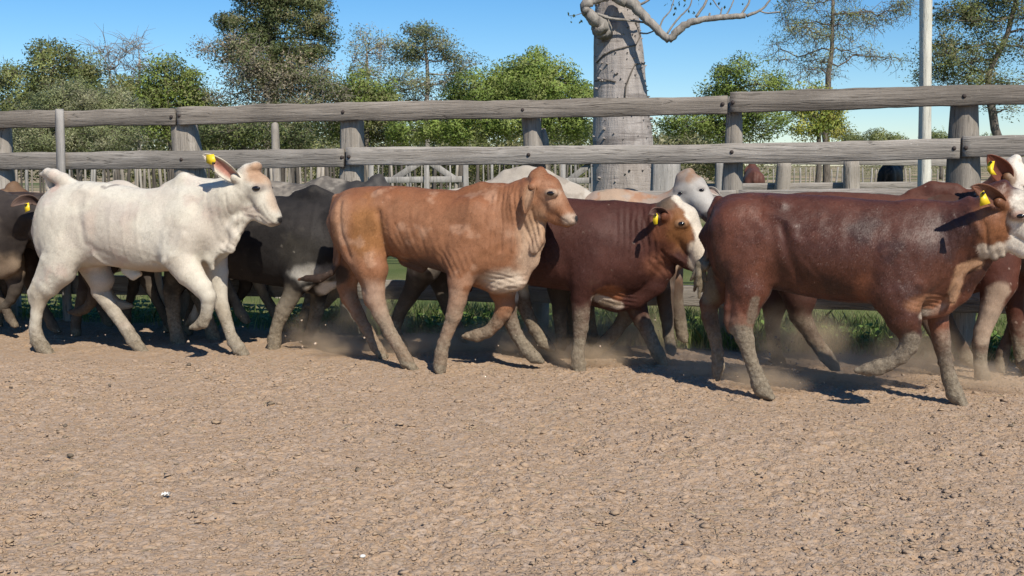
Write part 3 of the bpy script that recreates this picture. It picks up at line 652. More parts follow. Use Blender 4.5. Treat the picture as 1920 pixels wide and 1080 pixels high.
for i, (x, y, rx, ry, Y, lab) in enumerate([(1662, 262, 40, 14, 120, 'small far-off tree on the horizon left of the white pole'), (1600, 263, 26, 10, 130, 'tiny far-off bush on the horizon in the gap of the fence'), (1765, 262, 26, 15, 115, 'small far-off tree on the horizon right of the white pole'), (1270, 262, 30, 16, 90, 'far-off low bush beside the bottle tree'), (1890, 270, 60, 14, 110, 'low far-off bushes line at the right edge')]):
    tree('far_tree', lab, Y, [(x, 306, 3), (x, y + 5, 2)], [(x - rx * .4, y, rx * .6, ry), (x + rx * .35, y + 3, rx * .6, ry * .8), (x, y + 18, rx, 14)], 0.30, OLIVE + DARK[:1], 14, 0.55, 40, group='far trees on the horizon', limb_r=.1, twigs=0)
# a long far scrub line so that the rails close on green, not on empty plain
nc = 640; xs = rng.uniform(-46, 9.5, nc); ys = 46 + rng.normal(0, 3, nc); hs = rng.uniform(0.2, 1, nc) ** .7 * (3.0 + 1.0 * fbm(np.stack([xs * .3, 0 * xs, 0 * xs], -1), 2))
cs = np.concatenate([np.stack([xs, ys, hs], -1), np.stack([rng.uniform(9, 70, 120), 150 + rng.normal(0, 6, 120), rng.uniform(.3, 3.2, 120)], -1)])
V, N, nn = leaf_cloud(cs, np.concatenate([rng.uniform(.35, .75, nc), rng.uniform(.8, 1.5, 120)]), 230, 0.16); V[:, 2] = np.maximum(V[:, 2], 0.02)
cl = np.repeat(np.array(OLIVE + GREY)[rng.integers(0, 8, len(cs))] * rng.uniform(.7, 1.3, (len(cs), 1)), 230, 0) * rng.uniform(.8, 1.2, (N, 1)) * 1.3
tag(mesh_np('far_scrub', V, np.arange(len(V)).reshape(-1, 3), M_LEAF, None, True, np.repeat(np.concatenate([cl, np.ones((N, 1))], 1), 3, 0), nn), 'low scrub seen as one green band under the trees', 'scrub', kind='stuff')

# ---------------------------------------------------------------- the bottle tree
YB = 13.0
bt = empty('bottle_tree', tuple(atY(1166, 400, YB) * [1, 1, 0])); tag(bt, 'thick swollen grey bottle tree trunk with bent bare limbs behind the fence', 'tree')
O = np.array(bt.location); kb = YB / F
rows = [(560, 1106, 1238), (480, 1106, 1236), (345, 1110, 1232), (270, 1111, 1225), (200, 1113, 1216), (150, 1113, 1210), (100, 1113, 1206), (50, 1114, 1199), (20, 1115, 1196), (-40, 1122, 1192), (-140, 1132, 1180), (-220, 1140, 1172)]
zs = np.array([atY(1166, r[0], YB)[2] for r in rows]); cx = np.array([atY((a + b) / 2, y, YB)[0] for y, a, b in rows]) - O[0]; rr = np.array([(b - a) / 2 * kb for y, a, b in rows])
zz = np.linspace(-0.2, zs[-1], 150); n = 64; a = np.linspace(0, 2 * np.pi, n, endpoint=False)
X = np.interp(zz, zs, cx); Rr = np.interp(zz, zs, rr); Rr = np.convolve(np.pad(Rr, 4, 'edge'), np.ones(9) / 9, 'valid'); Rr = Rr * np.where(zz < .35, 1 + .35 * (np.clip(.35 - zz, 0, .5) / .5) ** 2, 1)
ZZ, AA = np.meshgrid(zz, a, indexing='ij')
Pn = np.stack([np.cos(AA) * 1.2, np.sin(AA) * 1.2, ZZ * .9], -1)
rad = Rr[:, None] * (1 + 0.035 * fbm(Pn * 2.2, 3) + 0.012 * fbm(np.stack([np.cos(AA) * 6, np.sin(AA) * 6, ZZ * 2.0], -1), 3)) - 0.006 * np.clip(np.sin(ZZ * 21 + 3 * fbm(Pn * 2, 2)), .75, 1) 
V = np.stack([X[:, None] + np.cos(AA) * rad, np.sin(AA) * rad, ZZ], -1).reshape(-1, 3)
i = np.arange(len(zz) - 1)[:, None] * n; j = np.arange(n)[None]; j2 = (j + 1) % n
mesh_np('trunk', V, np.stack([i + j, i + j2, i + n + j2, i + n + j], -1).reshape(-1, 4), M_BOTTLE, bt, True)
mb = MB()                                    # thorns and knots
for _ in range(130):
    z = rng.uniform(.9, 3.6); aa = rng.uniform(np.pi * 1.02, np.pi * 2.0); r0 = np.interp(z, zz, Rr); c = np.array([np.interp(z, zz, X) + math.cos(aa) * r0, math.sin(aa) * r0, z]); d = np.array([math.cos(aa), math.sin(aa), .25])
    s = rng.uniform(.006, .016); mb.tube([c - d * .02, c + d * s, c + d * s * 2.2], [s, s * .8, .001], 5)
mb.build('thorns', M_BOTTLE, bt, True)['kind'] = 'stuff'
def limb(pts, name='limb', dy=0.0, n=10, mat=None):
    P = np.array([atY(x, y, YB + d) - O for x, y, r, d in pts]); R = np.array([r * kb for x, y, r, d in pts])
    s = np.concatenate([[0], np.cumsum(np.linalg.norm(np.diff(P, axis=0), axis=1))]); u = np.linspace(0, s[-1], max(6, 4 * len(P)))
    Q = np.stack([np.interp(u, s, P[:, k]) for k in range(3)], -1); R = np.interp(u, s, R)
    for _ in range(2): Q[1:-1] = .25 * Q[:-2] + .5 * Q[1:-1] + .25 * Q[2:]
    Q[1:-1] += rng.standard_normal((len(Q) - 2, 3)) * R[1:-1, None] * .10
    m = MB(); m.tube(Q, R * (1 + .03 * rng.standard_normal(len(R))), n); return m.build(name, mat or M_BARKP, bt, True)
limb([(1130, 58, 20, -.25), (1122, 40, 14, -.36), (1108, 30, 10.5, -.42), (1097, 20, 9, -.42), (1096, 10, 9, -.42), (1106, 2, 9.5, -.42), (1125, -4, 8, -.42), (1150, -8, 7, -.42)])
limb([(1150, -10, 12, -.40), (1185, 5, 11, -.46), (1202, 26, 8.5, -.50), (1225, 48, 7.5, -.55), (1245, 68, 7, -.58), (1255, 75, 7, -.6)])
limb([(1253, 76, 6.8, -.6), (1266, 62, 7.5, -.62), (1285, 45, 6.5, -.64), (1310, 38, 5.5, -.66), (1340, 34, 5, -.68), (1370, 31, 5, -.7), (1398, 30, 4.5, -.7)])
for pts in [[(1400, 30, 3, -.7), (1430, 18, 2, -.7), (1450, -8, 1.5, -.7)], [(1305, 32, 2.6, -.66), (1322, 8, 2.2, -.66), (1330, -15, 1.8, -.66)], [(1250, 65, 2.0, -.6), (1268, 38, 1.6, -.6), (1295, 12, 1.2, -.6), (1300, -15, 1, -.6)],
            [(1236, 56, 1.8, -.57), (1242, 36, 1.4, -.57), (1258, 20, 1.1, -.57), (1266, -10, .8, -.57)], [(1388, 30, 2.2, -.7), (1405, 5, 1.8, -.7), (1410, -20, 1.4, -.7)], [(1362, 28, 1.6, -.7), (1372, 10, 1.2, -.7), (1380, -12, 1, -.7)],
            [(1192, 12, 2.4, -.46), (1210, 5, 2.2, -.5), (1226, -10, 2, -.5)], [(1120, 26, 2.6, -.42), (1140, 34, 2.4, -.42), (1175, 38, 2.2, -.42), (1208, 42, 1.8, -.42)], [(1200, 62, 1.6, -.40), (1214, 63, 1.4, -.5), (1226, 58, 1.2, -.53)],
            [(1424, 20, 1.4, -.7), (1436, 25, 1.2, -.7), (1462, 22, .9, -.7)], [(1329, 33, 2.2, -.67), (1331, 24, 1.6, -.67)], [(1350, 30, 1.6, -.68), (1354, 14, 1.1, -.68)], [(1330, -10, 1.5, -.66), (1345, 12, .8, -.66), (1352, 20, .6, -.66)]]:
    limb(pts, 'branch', n=6)
# a dry creeper stem hugging the bark
def on_bark(px, py):
    p = atY(px, py, YB) - O; x0 = np.interp(p[2], zz, X); r = np.interp(p[2], zz, Rr); dx = np.clip((p[0] - x0) / r, -.97, .97)
    return np.array([x0 + dx * r * 1.01, -math.sqrt(1 - dx * dx) * r * 1.03 - .004, p[2]])
for pts in [[(1117, 120), (1128, 107), (1145, 99), (1165, 94), (1188, 88), (1198, 70), (1188, 45)], [(1166, 188), (1168, 165), (1178, 140), (1186, 124), (1206, 121)], [(1115, 153), (1130, 152), (1150, 157)]]:
    m = MB(); P = np.array([on_bark(*q) for q in pts]); m.tube(P, np.full(len(P), .0085), 6); m.build('creeper_stem', M_BARK, bt, True)
V = []; 
for (x, y) in [(1066, 30), (1071, 38), (1088, 38), (1076, 26), (1262, 5), (1268, 12), (1258, 2), (1275, 3), (1283, 8), (1292, 16), (1265, 22), (1298, 22), (1310, 4), (1250, 6), (1350, 2), (1358, 8), (1395, 6), (1456, 12), (1460, 6), (1464, 18), (1280, -2), (1332, 4)]:
    for q in range(2):
        p = atY(x + rng.uniform(-2, 2), y + rng.uniform(-2, 2), YB - .55) - O; d = rng.standard_normal(3) * [.6, .6, 1] - [0, 0, .6]; d /= np.linalg.norm(d); e = np.cross(d, rng.standard_normal(3)); e /= np.linalg.norm(e); L = .045
        V += [p, p + d * L * .5 + e * L * .3, p + d * L, p + d * L * .5 - e * L * .3]
cl = np.tile(np.array([[0.06, 0.085, 0.035, 1]]), (len(V), 1))
mesh_np('leaves', np.array(V), np.arange(len(V)).reshape(-1, 4), M_LEAF, bt, False, cl)['kind'] = 'stuff'
m = MB(); m.tube([atY(1066, 30, YB - .5) - O, atY(1082, 28, YB - .47) - O, atY(1098, 22, YB - .42) - O], [.003, .004, .006], 5); m.build('branch', M_BARK, bt, True)

# ================================================================ GRASS BEYOND THE FENCE
def blades(n, xlo, xhi, dlo, dhi, h, wid, pal, name, label, clumpy=True):
    x = rng.uniform(xlo, xhi, n); dd = dlo + (dhi - dlo) * rng.random(n) ** 1.3; y = np.array([fence_y(v) for v in x]) + dd
    if clumpy:
        k = fbm(np.stack([x * 2.2, y * 2.2, 0 * x], -1), 3); kp = (k + .45 * rng.random(n) > -.02) & ((x > -1.7) | (rng.random(n) < .10)); x, y = x[kp], y[kp]; n = len(x)
    hh = h * rng.uniform(.45, 1.25, n) * (1 + .45 * fbm(np.stack([x * 1.7, y * 1.7, 0 * x + 9], -1), 2)); a = rng.uniform(0, 6.28, n); ln = rng.uniform(.1, .75, n) * hh; b = rng.uniform(0, 6.28, n)
    s = np.stack([np.cos(a), np.sin(a), 0 * a], -1) * wid * rng.uniform(.6, 1.3, n)[:, None]; l = np.stack([np.cos(b), np.sin(b), 0 * b], -1) * ln[:, None]
    p = np.stack([x, y, 0 * x], -1); z = np.array([0, 0, 1.0])
    V = np.stack([p - s, p + s, p + l * .3 + z * hh[:, None] * .55 + s * .7, p + l + z * hh[:, None] * .97, p + l * .3 + z * hh[:, None] * .55 - s * .7], 1).reshape(-1, 3)
    Q = np.arange(len(V)).reshape(-1, 5); pc = np.array(pal); cl = pc[rng.integers(0, len(pc), n)] * rng.uniform(.7, 1.3, (n, 1))
    return tag(mesh_np(name, V, Q, M_GRASS, None, False, np.repeat(np.concatenate([cl, np.ones((n, 1))], 1), 5, 0)), label, 'grass', kind='stuff')
blades(42000, -5.6, 5.2, -0.10, 1.9, 0.15, 0.0035, [(0.14, 0.20, 0.055), (0.17, 0.23, 0.065), (0.11, 0.165, 0.045), (0.24, 0.26, 0.11), (0.27, 0.25, 0.13)], 'grass', 'bright green grass along the foot of the fence')
x = rng.uniform(-5, 5, 520); V = []; cl = []
for q in range(len(x)):
    y = fence_y(x[q]) + rng.uniform(-.05, .8)
    for w in range(6):
        a = rng.uniform(0, 6.28); d = np.array([math.cos(a), math.sin(a), rng.uniform(.3, 1.1)]); d /= np.linalg.norm(d); e = np.cross(d, [0, 0, 1]); e /= np.linalg.norm(e); L = rng.uniform(.035, .08); p = np.array([x[q], y, rng.uniform(.01, .12)]) + rng.normal(0, .03, 3) * [1, 1, 0]
        V += [p, p + d * L * .5 + e * L * .34, p + d * L - [0, 0, .01], p + d * L * .5 - e * L * .34]; c = np.array([(0.17, 0.26, 0.06), (0.22, 0.29, 0.07), (0.13, 0.21, 0.05)])[rng.integers(3)] * rng.uniform(.8, 1.2); cl += [(*c, 1)] * 4
tag(mesh_np('weeds', np.array(V), np.arange(len(V)).reshape(-1, 4), M_GRASS, None, False, np.array(cl)), 'broad-leaved green weeds among the grass at the fence foot', 'weeds', kind='stuff')
# ================================================================ CATTLE
def mat_coat(name, rough=0.55, sheen=0.15, streak=0.35, mott=0.25, dust=0.14, spec=0.25):
    m = NM(name); co = m.coords('Object'); at = m.n('ShaderNodeAttribute'); at.attribute_name = 'Col'
    hair = m.noise(m.coords('Object', (30, 30, 9), (0, 0.5, 0)), 5.0, 4, 0.65); big = m.noise(co, 5.5, 5, 0.6); fine = m.noise(co, 130, 3, 0.6); mid = m.noise(co, 26, 4, 0.65)
    hs = m.n('ShaderNodeHueSaturation'); m.l(at.outputs[0], hs.inputs['Color'])
    val = m.math('ADD', m.math('MULTIPLY', m.math('SUBTRACT', big, 0.5), mott * 2.2), m.math('MULTIPLY', m.math('SUBTRACT', hair, 0.5), streak))
    val = m.math('ADD', val, m.math('MULTIPLY', m.math('SUBTRACT', fine, 0.5), 0.35))
    m.l(m.math('ADD', val, 1.0), hs.inputs['Value'])
    # dust lying in the coat
    col = m.mix(m.ramp(mid, [(0.62, 0.0), (0.85, dust)]), hs.outputs[0], (0.33, 0.25, 0.18))
    mudf = at.outputs['Alpha']
    mcol = m.ramp(m.noise(co, 45, 5, 0.7), [(0.3, (0.12, 0.095, 0.064)), (0.5, (0.215, 0.175, 0.125)), (0.8, (0.33, 0.275, 0.205))])
    col = m.mix(mudf, col, mcol)
    r = m.math('ADD', m.math('MULTIPLY', mudf, 0.95 - rough), m.math('ADD', m.math('MULTIPLY', mid, 0.15), rough - 0.07))
    b1 = m.bump(hair, 0.25, 0.006); b2 = m.bump(fine, 0.25, 0.003, b1)
    nd = m.n('ShaderNodeBump'); nd.inputs['Distance'].default_value = 0.012; m.l(m.noise(co, 60, 5, 0.7), nd.inputs['Height']); m.l(mudf, nd.inputs['Strength']); m.l(b2, nd.inputs['Normal'])
    m.b.inputs['Sheen Weight'].default_value = sheen; m.b.inputs['Sheen Roughness'].default_value = 0.45
    m.b.inputs['Sheen Tint'].default_value = (0.9, 0.85, 0.8, 1)
    return m.done(col, r, nd.outputs[0], spec)
COAT = mat_coat('cattle_coat', 0.58, 0.02, 0.50, 0.42, 0.12, 0.20); COAT_GLOSS = mat_coat('glossy_coat', 0.44, 0.03, 0.55, 0.60, 0.10, 0.36); COAT_W = mat_coat('pale_coat', 0.62, 0.02, 0.24, 0.16, 0.3, 0.2)
COAT_DARK = mat_coat('black_coat', 0.62, 0.0, 0.5, 0.5, 0.03, 0.14)
M_EYE = NM('wet_eye').done((0.008, 0.006, 0.006), 0.12, None, 0.6)
M_TAG = simple('yellow_plastic', (0.72, 0.52, 0.02), 0.4, 0.4, 0.08, 90)
M_STUD = simple('black_stud', (0.03, 0.025, 0.02), 0.5)
MUD = (0.165, 0.125, 0.085)

def surface_nets(f, org, h):
    s = f < 0; nx, ny, nz = f.shape
    c = s[:-1, :-1, :-1].astype(np.int8)
    for d in [(1, 0, 0), (0, 1, 0), (0, 0, 1), (1, 1, 0), (1, 0, 1), (0, 1, 1), (1, 1, 1)]:
        c = c + s[d[0]:nx - 1 + d[0], d[1]:ny - 1 + d[1], d[2]:nz - 1 + d[2]]
    I, J, K = np.nonzero((c > 0) & (c < 8)); n = len(I)
    cor = [(0, 0, 0), (1, 0, 0), (0, 1, 0), (1, 1, 0), (0, 0, 1), (1, 0, 1), (0, 1, 1), (1, 1, 1)]
    vals = np.stack([f[I + a, J + b, K + e] for a, b, e in cor], -1)
    acc = np.zeros((n, 3)); cnt = np.zeros(n)
    for a in range(8):
        for b in range(a + 1, 8):
            if sum(abs(cor[a][k] - cor[b][k]) for k in range(3)) != 1: continue
            va, vb = vals[:, a], vals[:, b]; m = (va < 0) != (vb < 0)
            t = np.where(m, va / np.where(m, va - vb, 1), 0)
            pa = np.array(cor[a], float); pb = np.array(cor[b], float)
            acc += np.where(m[:, None], pa + (pb - pa) * t[:, None], 0); cnt += m
    V = (np.stack([I, J, K], -1) + acc / cnt[:, None]) * h + org
    idx = np.full((nx - 1, ny - 1, nz - 1), -1, np.int32); idx[I, J, K] = np.arange(n)
    Q = []
    for ax in range(3):
        o1, o2 = (ax + 1) % 3, (ax + 2) % 3
        sl0 = [slice(None)] * 3; sl1 = [slice(None)] * 3; sl0[ax] = slice(0, -1); sl1[ax] = slice(1, None)
        a = s[tuple(sl0)]; b = s[tuple(sl1)]; e = np.argwhere(a != b)
        e = e[(e[:, o1] > 0) & (e[:, o2] > 0) & (e[:, o1] < f.shape[o1] - 1) & (e[:, o2] < f.shape[o2] - 1)]
        def g(d1, d2):
            q = e.copy(); q[:, o1] -= d1; q[:, o2] -= d2; return idx[q[:, 0], q[:, 1], q[:, 2]]
        q4 = np.stack([g(1, 1), g(0, 1), g(0, 0), g(1, 0)], -1); flip = ~a[e[:, 0], e[:, 1], e[:, 2]]
        q4[flip] = q4[flip][:, ::-1]; Q.append(q4)
    return V, np.concatenate(Q)
def vnormals(V, Q):
    n = np.cross(V[Q[:, 2]] - V[Q[:, 0]], V[Q[:, 3]] - V[Q[:, 1]]); N = np.zeros_like(V)
    for k in range(4): np.add.at(N, Q[:, k], n)
    return N / (np.linalg.norm(N, axis=1, keepdims=True) + 1e-12)
def polydist(p, line):
    d = np.full(len(p), 1e9)
    for a, b in zip(line[:-1], line[1:]):
        ab = b - a; t = np.clip(((p - a) @ ab) / (ab @ ab + 1e-12), 0, 1); d = np.minimum(d, np.linalg.norm(p - a - t[:, None] * ab, axis=1))
    return d
def smin(a, b, k):
    h = np.maximum(k - np.abs(a - b), 0) / k; return np.minimum(a, b) - h * h * k * 0.25

class Cow:
    def __init__(s, name, label, cat, cx, Zc, deg, scale=None, group='cattle trotting along the fence', flip=False):
        s.a = math.radians(deg); s.e = np.array([math.cos(s.a), math.sin(s.a), 0]); s.n = np.array([-s.e[1], s.e[0], 0])
        p = atY(cx, 450, Zc); s.O = np.array([p[0], p[1], 0.0]); s.scale = scale; s.ch = []; s.st = None; s.fl = -1 if flip else 1
        s.root = empty(name, tuple(s.O), s.a); tag(s.root, label, cat, group); s.xf = None; s.low = []; s.ears = []
    def P(s, px, py, v=0.0):
        if s.scale: return np.array([(px - 905) * s.scale, v * s.fl, (700 - py) * s.scale])
        p = on_plane(px, py, s.O + s.n * v, s.n); q = p - s.O; return np.array([q @ s.e, v, p[2]])
    def I(s, px, py, v=0.0):                 # always from the photograph's pixel
        p = on_plane(px, py, s.O + s.n * v, s.n); q = p - s.O; return np.array([q @ s.e, v, p[2]])
    def ear(s, axis, width, face=-1, cup=0.55, inner=(.45, .25, .19), outer=None, img=True, fold=(0, 0)):
        """a cupped leaf: axis nodes (px, py, v); width px; face -1 opens to the camera"""
        s.ears.append(([(s.I if img else s.P)(*a) for a in axis], width * s.S(axis[0][0], axis[0][1], axis[0][2]), face, cup, inner, outer))
    def S(s, px, py, v=0.0):
        if s.scale: return s.scale
        p = on_plane(px, py, s.O + s.n * v, s.n); return ((p - EYE) @ FWD) / F
    def loft(s, st, n=2.35, tn=0.30): s.st = (st, n, tn)
    def chain(s, nodes, k, kind='leg', xf=False):
        out = []
        for nd in nodes:
            px, py, v, r = nd[:4]; p = s.P(px, py, v); R = r * s.S(px, py, v)
            if kind == 'leg' and R < .085: R *= .90
            if len(nd) > 4: q = nd[4]
            elif kind == 'leg': q = min(0.92, 0.098 / R)
            elif kind == 'neck': q = min(1.0, 0.150 / R)
            else: q = 1.0
            out.append([*p, R, q])
        A = np.array(out); s.ch.append((A, k, s.xf if xf else None))
        if kind == 'leg':
            j = int(np.argmax(A[:, 3] < .085)); s.low.append(A[max(j - 1, 1):])
            d = A[-1, :3] - A[-2, :3]; d = d / (np.linalg.norm(d) + 1e-9); R = min(A[-1, 3], A[-2, 3] * .95)   # cloven toes
            if d[2] > -.5: d = d * .8 + np.array([.25, 0, -.35]) * (1 if d[0] > -.3 else -1) * np.array([1, 1, 1 if d[0] > -.3 else 0]); d /= np.linalg.norm(d)
            for sg in (-1, 1):
                o = np.array([0, sg * R * .52, 0]); b = A[-1, :3] + o - d * R * .25; e = A[-1, :3] + o * .9 + d * R * .75 + np.array([R * .25 * np.sign(d[0] + .05), 0, 0])
                s.ch.append((np.array([[*b, R * .66, 1], [*e, R * .50, 1]]), .007, None))
            f = A[-2, :3]; b = np.array([-R * .75, 0, R * .1])
            for sg in (-1, 1): s.ch.append((np.array([[*(f + b * .8 + [0, sg * R * .4, 0]), R * .32, 1], [*(f + b * 1.25 + [0, sg * R * .4, -R * .3]), R * .22, 1]]), .008, None))
    def set_xf(s, pivot, yaw=0.0, pitch=0.0):
        c = s.P(*pivot); y = math.radians(yaw); t = math.radians(pitch)
        Rz = np.array([[math.cos(y), -math.sin(y), 0], [math.sin(y), math.cos(y), 0], [0, 0, 1]])
        Ry = np.array([[math.cos(t), 0, -math.sin(t)], [0, 1, 0], [math.sin(t), 0, math.cos(t)]])
        s.xf = (c, Rz @ Ry)
    def build(s, h, base, ops=(), folds=(), mat=None, eyes=(), tags=(), mud_h=0.30, mud_n=0.10, nz=0.0045, rib=0.0, wr=(), legmud=.85, nostril=(), hair=0):
        lo = np.full(3, 1e9); hi = -lo; boxes = []
        if s.st:
            st = np.array([[*s.P(x, t, 0)[[0, 2]], s.P(x, b, 0)[2], hw * .88] for x, t, b, hw in s.st[0]]); lo = np.minimum(lo, [st[0, 0] - .06, -st[:, 3].max() - .05, st[:, 2].min() - .06]); hi = np.maximum(hi, [st[-1, 0] + .06, st[:, 3].max() + .05, st[:, 1].max() + .06])
        for N, k, xf in s.ch:
            C = N[:, :3]
            if xf is not None: C = (C - xf[0]) @ xf[1].T + xf[0]
            R = N[:, 3] * np.maximum(1, N[:, 4]); b0 = (C - R[:, None]).min(0) - k - .01; b1 = (C + R[:, None]).max(0) + k + .01
            boxes.append((b0, b1)); lo = np.minimum(lo, b0); hi = np.maximum(hi, b1)
        lo -= 2 * h; dims = np.ceil((hi - lo) / h).astype(int) + 3
        ax = [lo[i] + np.arange(dims[i]) * h for i in range(3)]
        f = np.full(dims, 1.0, np.float32)
        if s.st:
            n, tn = s.st[1], s.st[2]; u = ax[0]; uu = np.clip(u, st[0, 0], st[-1, 0])
            # smooth interpolation of the profile
            def ip(col):
                y = np.interp(np.linspace(st[0, 0], st[-1, 0], 240), st[:, 0], st[:, col]); kk = np.hanning(17); kk /= kk.sum(); y2 = np.convolve(np.pad(y, 8, 'edge'), kk, 'valid'); return np.interp(uu, np.linspace(st[0, 0], st[-1, 0], 240), y2)
            T, B, Hw = ip(1), ip(2), ip(3); cz = (T * .46 + B * .54); rz_t = np.maximum(T - cz, .02); rz_b = np.maximum(cz - B, .02)
            V3, W3 = ax[1][None, :, None], ax[2][None, None, :]; dw = W3 - cz[:, None, None]; rz = np.where(dw > 0, rz_t[:, None, None], rz_b[:, None, None])
            tt = np.clip(dw / rz, -1.3, 1.3); hw = Hw[:, None, None] * (1 - tn * np.clip(tt, 0, 1) ** 2 - .12 * np.clip(-tt, 0, 1) ** 2)
            nm = ((np.abs(V3) / hw) ** n + np.abs(tt) ** n) ** (1 / n); sc = np.minimum(np.minimum(rz, hw), .3)
            out = np.maximum(np.abs(u - uu)[:, None, None], 0)
            f = ((nm - 1) * sc + out).astype(np.float32)
        for (N, k, xf), (b0, b1) in zip(s.ch, boxes):
            i0 = np.maximum(((b0 - lo) / h).astype(int), 0); i1 = np.minimum(((b1 - lo) / h).astype(int) + 2, dims)
            sl = tuple(slice(i0[i], i1[i]) for i in range(3))
            U, Vv, W = ax[0][sl[0]][:, None, None], ax[1][sl[1]][None, :, None], ax[2][sl[2]][None, None, :]
            if xf is not None:
                c, R = xf; dU, dV, dW = U - c[0], Vv - c[1], W - c[2]
                U, Vv, W = [R[0, i] * dU + R[1, i] * dV + R[2, i] * dW + c[i] for i in range(3)]
            best = None
            for a, b in zip(N[:-1], N[1:]):
                ab = b[:3] - a[:3]; L2 = ab @ ab + 1e-9
                t = np.clip(((U - a[0]) * ab[0] + (Vv - a[1]) * ab[1] + (W - a[2]) * ab[2]) / L2, 0, 1)
                q = a[4] + t * (b[4] - a[4]); r = a[3] + t * (b[3] - a[3])
                d = np.sqrt((U - a[0] - t * ab[0]) ** 2 + ((Vv - a[1] - t * ab[1]) / q) ** 2 + (W - a[2] - t * ab[2]) ** 2) - r
                d = d * np.sqrt(np.minimum(1, q)); best = d if best is None else smin(best, d, 0.012)
            f[sl] = smin(f[sl], best.astype(np.float32), k)
        V, Q = surface_nets(f, lo, h)
        N_ = vnormals(V, Q); P2 = V[:, [0, 2]]
        side = np.clip((np.abs(N_[:, 1]) - .15) / .4, 0, 1)
        sd = (hash(s.root['label']) % 997) * .01 if False else len(s.root['label']) * 1.7 + s.O[0] * 3
        disp = nz * fbm(V * 7 + sd, 2) + nz * .45 * fbm(V * 22 + sd, 2)
        for line, amp, wd in folds:
            L = np.array([s.P(x, y, -.15)[[0, 2]] for x, y in line]); d = polydist(P2, L)
            disp += (.38 if abs(amp) < .0145 and wd >= .013 else .75) * amp * (np.exp(-(d / wd) ** 2)) * side
        for x, y, rx, ry, ang, wl, amp in wr:     # bands of loose wrinkled skin
            cc = s.P(x, y, -.15); kk = s.S(x, y, -.15); qx, qy = P2[:, 0] - cc[0], P2[:, 1] - cc[2]; an = math.radians(ang)
            m_ = sstep(1.15, .55, np.sqrt((qx / (rx * kk)) ** 2 + (qy / (ry * kk)) ** 2)); ph = (qx * math.cos(an) + qy * math.sin(an)) / (wl * kk) * 2 * np.pi + 2.6 * fbm(V * 6 + sd, 2) * (2 if wl < 12 else 1.4)
            sw = np.sin(ph); disp += (.20 if wl >= 13 else .55) * amp * m_ * side * (sw * np.abs(sw) ** .4 - .35) * (.55 + .9 * np.clip(fbm(V * 9 + sd, 2) + .35, 0, 1))
        for x, y, r_ in nostril:
            cc = s.P(x, y, -.1); disp -= .012 * np.exp(-((P2[:, 0] - cc[0]) ** 2 + (P2[:, 1] - cc[2]) ** 2) / (r_ * s.S(x, y)) ** 2) * side
        mud = np.zeros(len(V))
        hgt = V[:, 2]
        mn = fbm(V * 9 + sd, 3); mud = sstep(mud_h + .09, mud_h - .09, hgt + mud_n * mn * 1.6)
        for A in s.low:                            # mud caked on the lower legs, whatever their lift
            D = np.full(len(V), 9.0); Tt = np.zeros(len(V)); nn = len(A) - 1
            for q in range(nn):
                a, b = A[q], A[q + 1]; ab = b[:3] - a[:3]; t = np.clip(((V - a[:3]) @ ab) / (ab @ ab + 1e-9), 0, 1); dq = np.linalg.norm(V - a[:3] - t[:, None] * ab, axis=1) / (a[3] + t * (b[3] - a[3]) + .012)
                m_ = dq < D; D = np.where(m_, dq, D); Tt = np.where(m_, (q + t) / nn, Tt)
            mud = np.maximum(mud, legmud * sstep(1.7, 1.35, D) * sstep(.02, .72, Tt + .42 * mn) * sstep(.0, .30, Tt + .12 * mn))
        disp += mud * (.006 * fbm(V * 38 + sd, 2) + .004 * np.abs(fbm(V * 75, 1)))
        V = V + N_ * disp[:, None]
        col = np.tile(np.array(base, float), (len(V), 1)); P2 = V[:, [0, 2]]
        tnz = fbm(V * 5 + sd * 2, 3)
        for op in ops:
            kind = op[0]
            if kind == 'blob':
                _, x, y, rx, ry, c, st_ = op[:7]; soft = op[7] if len(op) > 7 else .5; na = op[8] if len(op) > 8 else .35
                cc = s.P(x, y, -.15); k = s.S(x, y, -.15); d = np.sqrt(((P2[:, 0] - cc[0]) / (rx * k)) ** 2 + ((P2[:, 1] - cc[2]) / (ry * k)) ** 2) + na * fbm(V * 14 + sd, 3)
                m_ = st_ * sstep(1 + soft * .5, 1 - soft * .5, d)
            elif kind == 'line':
                _, pts, r, c, st_ = op[:5]; soft = op[5] if len(op) > 5 else .5; na = op[6] if len(op) > 6 else .3
                L = np.array([s.P(x, y, -.15)[[0, 2]] for x, y in pts]); d = polydist(P2, L) / (r * s.S(*pts[0])) + na * fbm(V * 16 + sd, 3); m_ = st_ * sstep(1 + soft * .5, 1 - soft * .5, d)
            elif kind == 'noise':
                _, fr, th, c, st_ = op[:5]; m_ = st_ * sstep(th - .12, th + .12, fbm(V * fr + sd * 3, 4))
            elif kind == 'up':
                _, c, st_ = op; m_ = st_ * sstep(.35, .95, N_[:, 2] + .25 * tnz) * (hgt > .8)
            elif kind == 'down':
                _, c, st_ = op; m_ = st_ * sstep(.35, .85, -N_[:, 2] + .2 * tnz) * (hgt > .35)
            elif kind == 'specks':
                _, fr, th, c, st_ = op; m_ = st_ * sstep(th - .02, th + .05, vnoise(V * fr * 1.5 + sd)) * (fbm(V * 3.1 + sd, 2) > -.05)
            elif kind == 'mud':
                _, pts, r, st_ = op[:4]; L = np.array([s.P(x, y, -.15)[[0, 2]] for x, y in pts]); d = polydist(P2, L) / (r * s.S(*pts[0])) + .5 * fbm(V * 16 + sd, 3); mud = np.maximum(mud, st_ * sstep(1.25, .75, d)); continue
            if kind in ('blob', 'line') and op[-1] == 'head':
                pass
            col = col * (1 - m_[:, None]) + np.array(c) * m_[:, None]
        C = np.concatenate([col.clip(0.004, .9), mud[:, None]], 1)
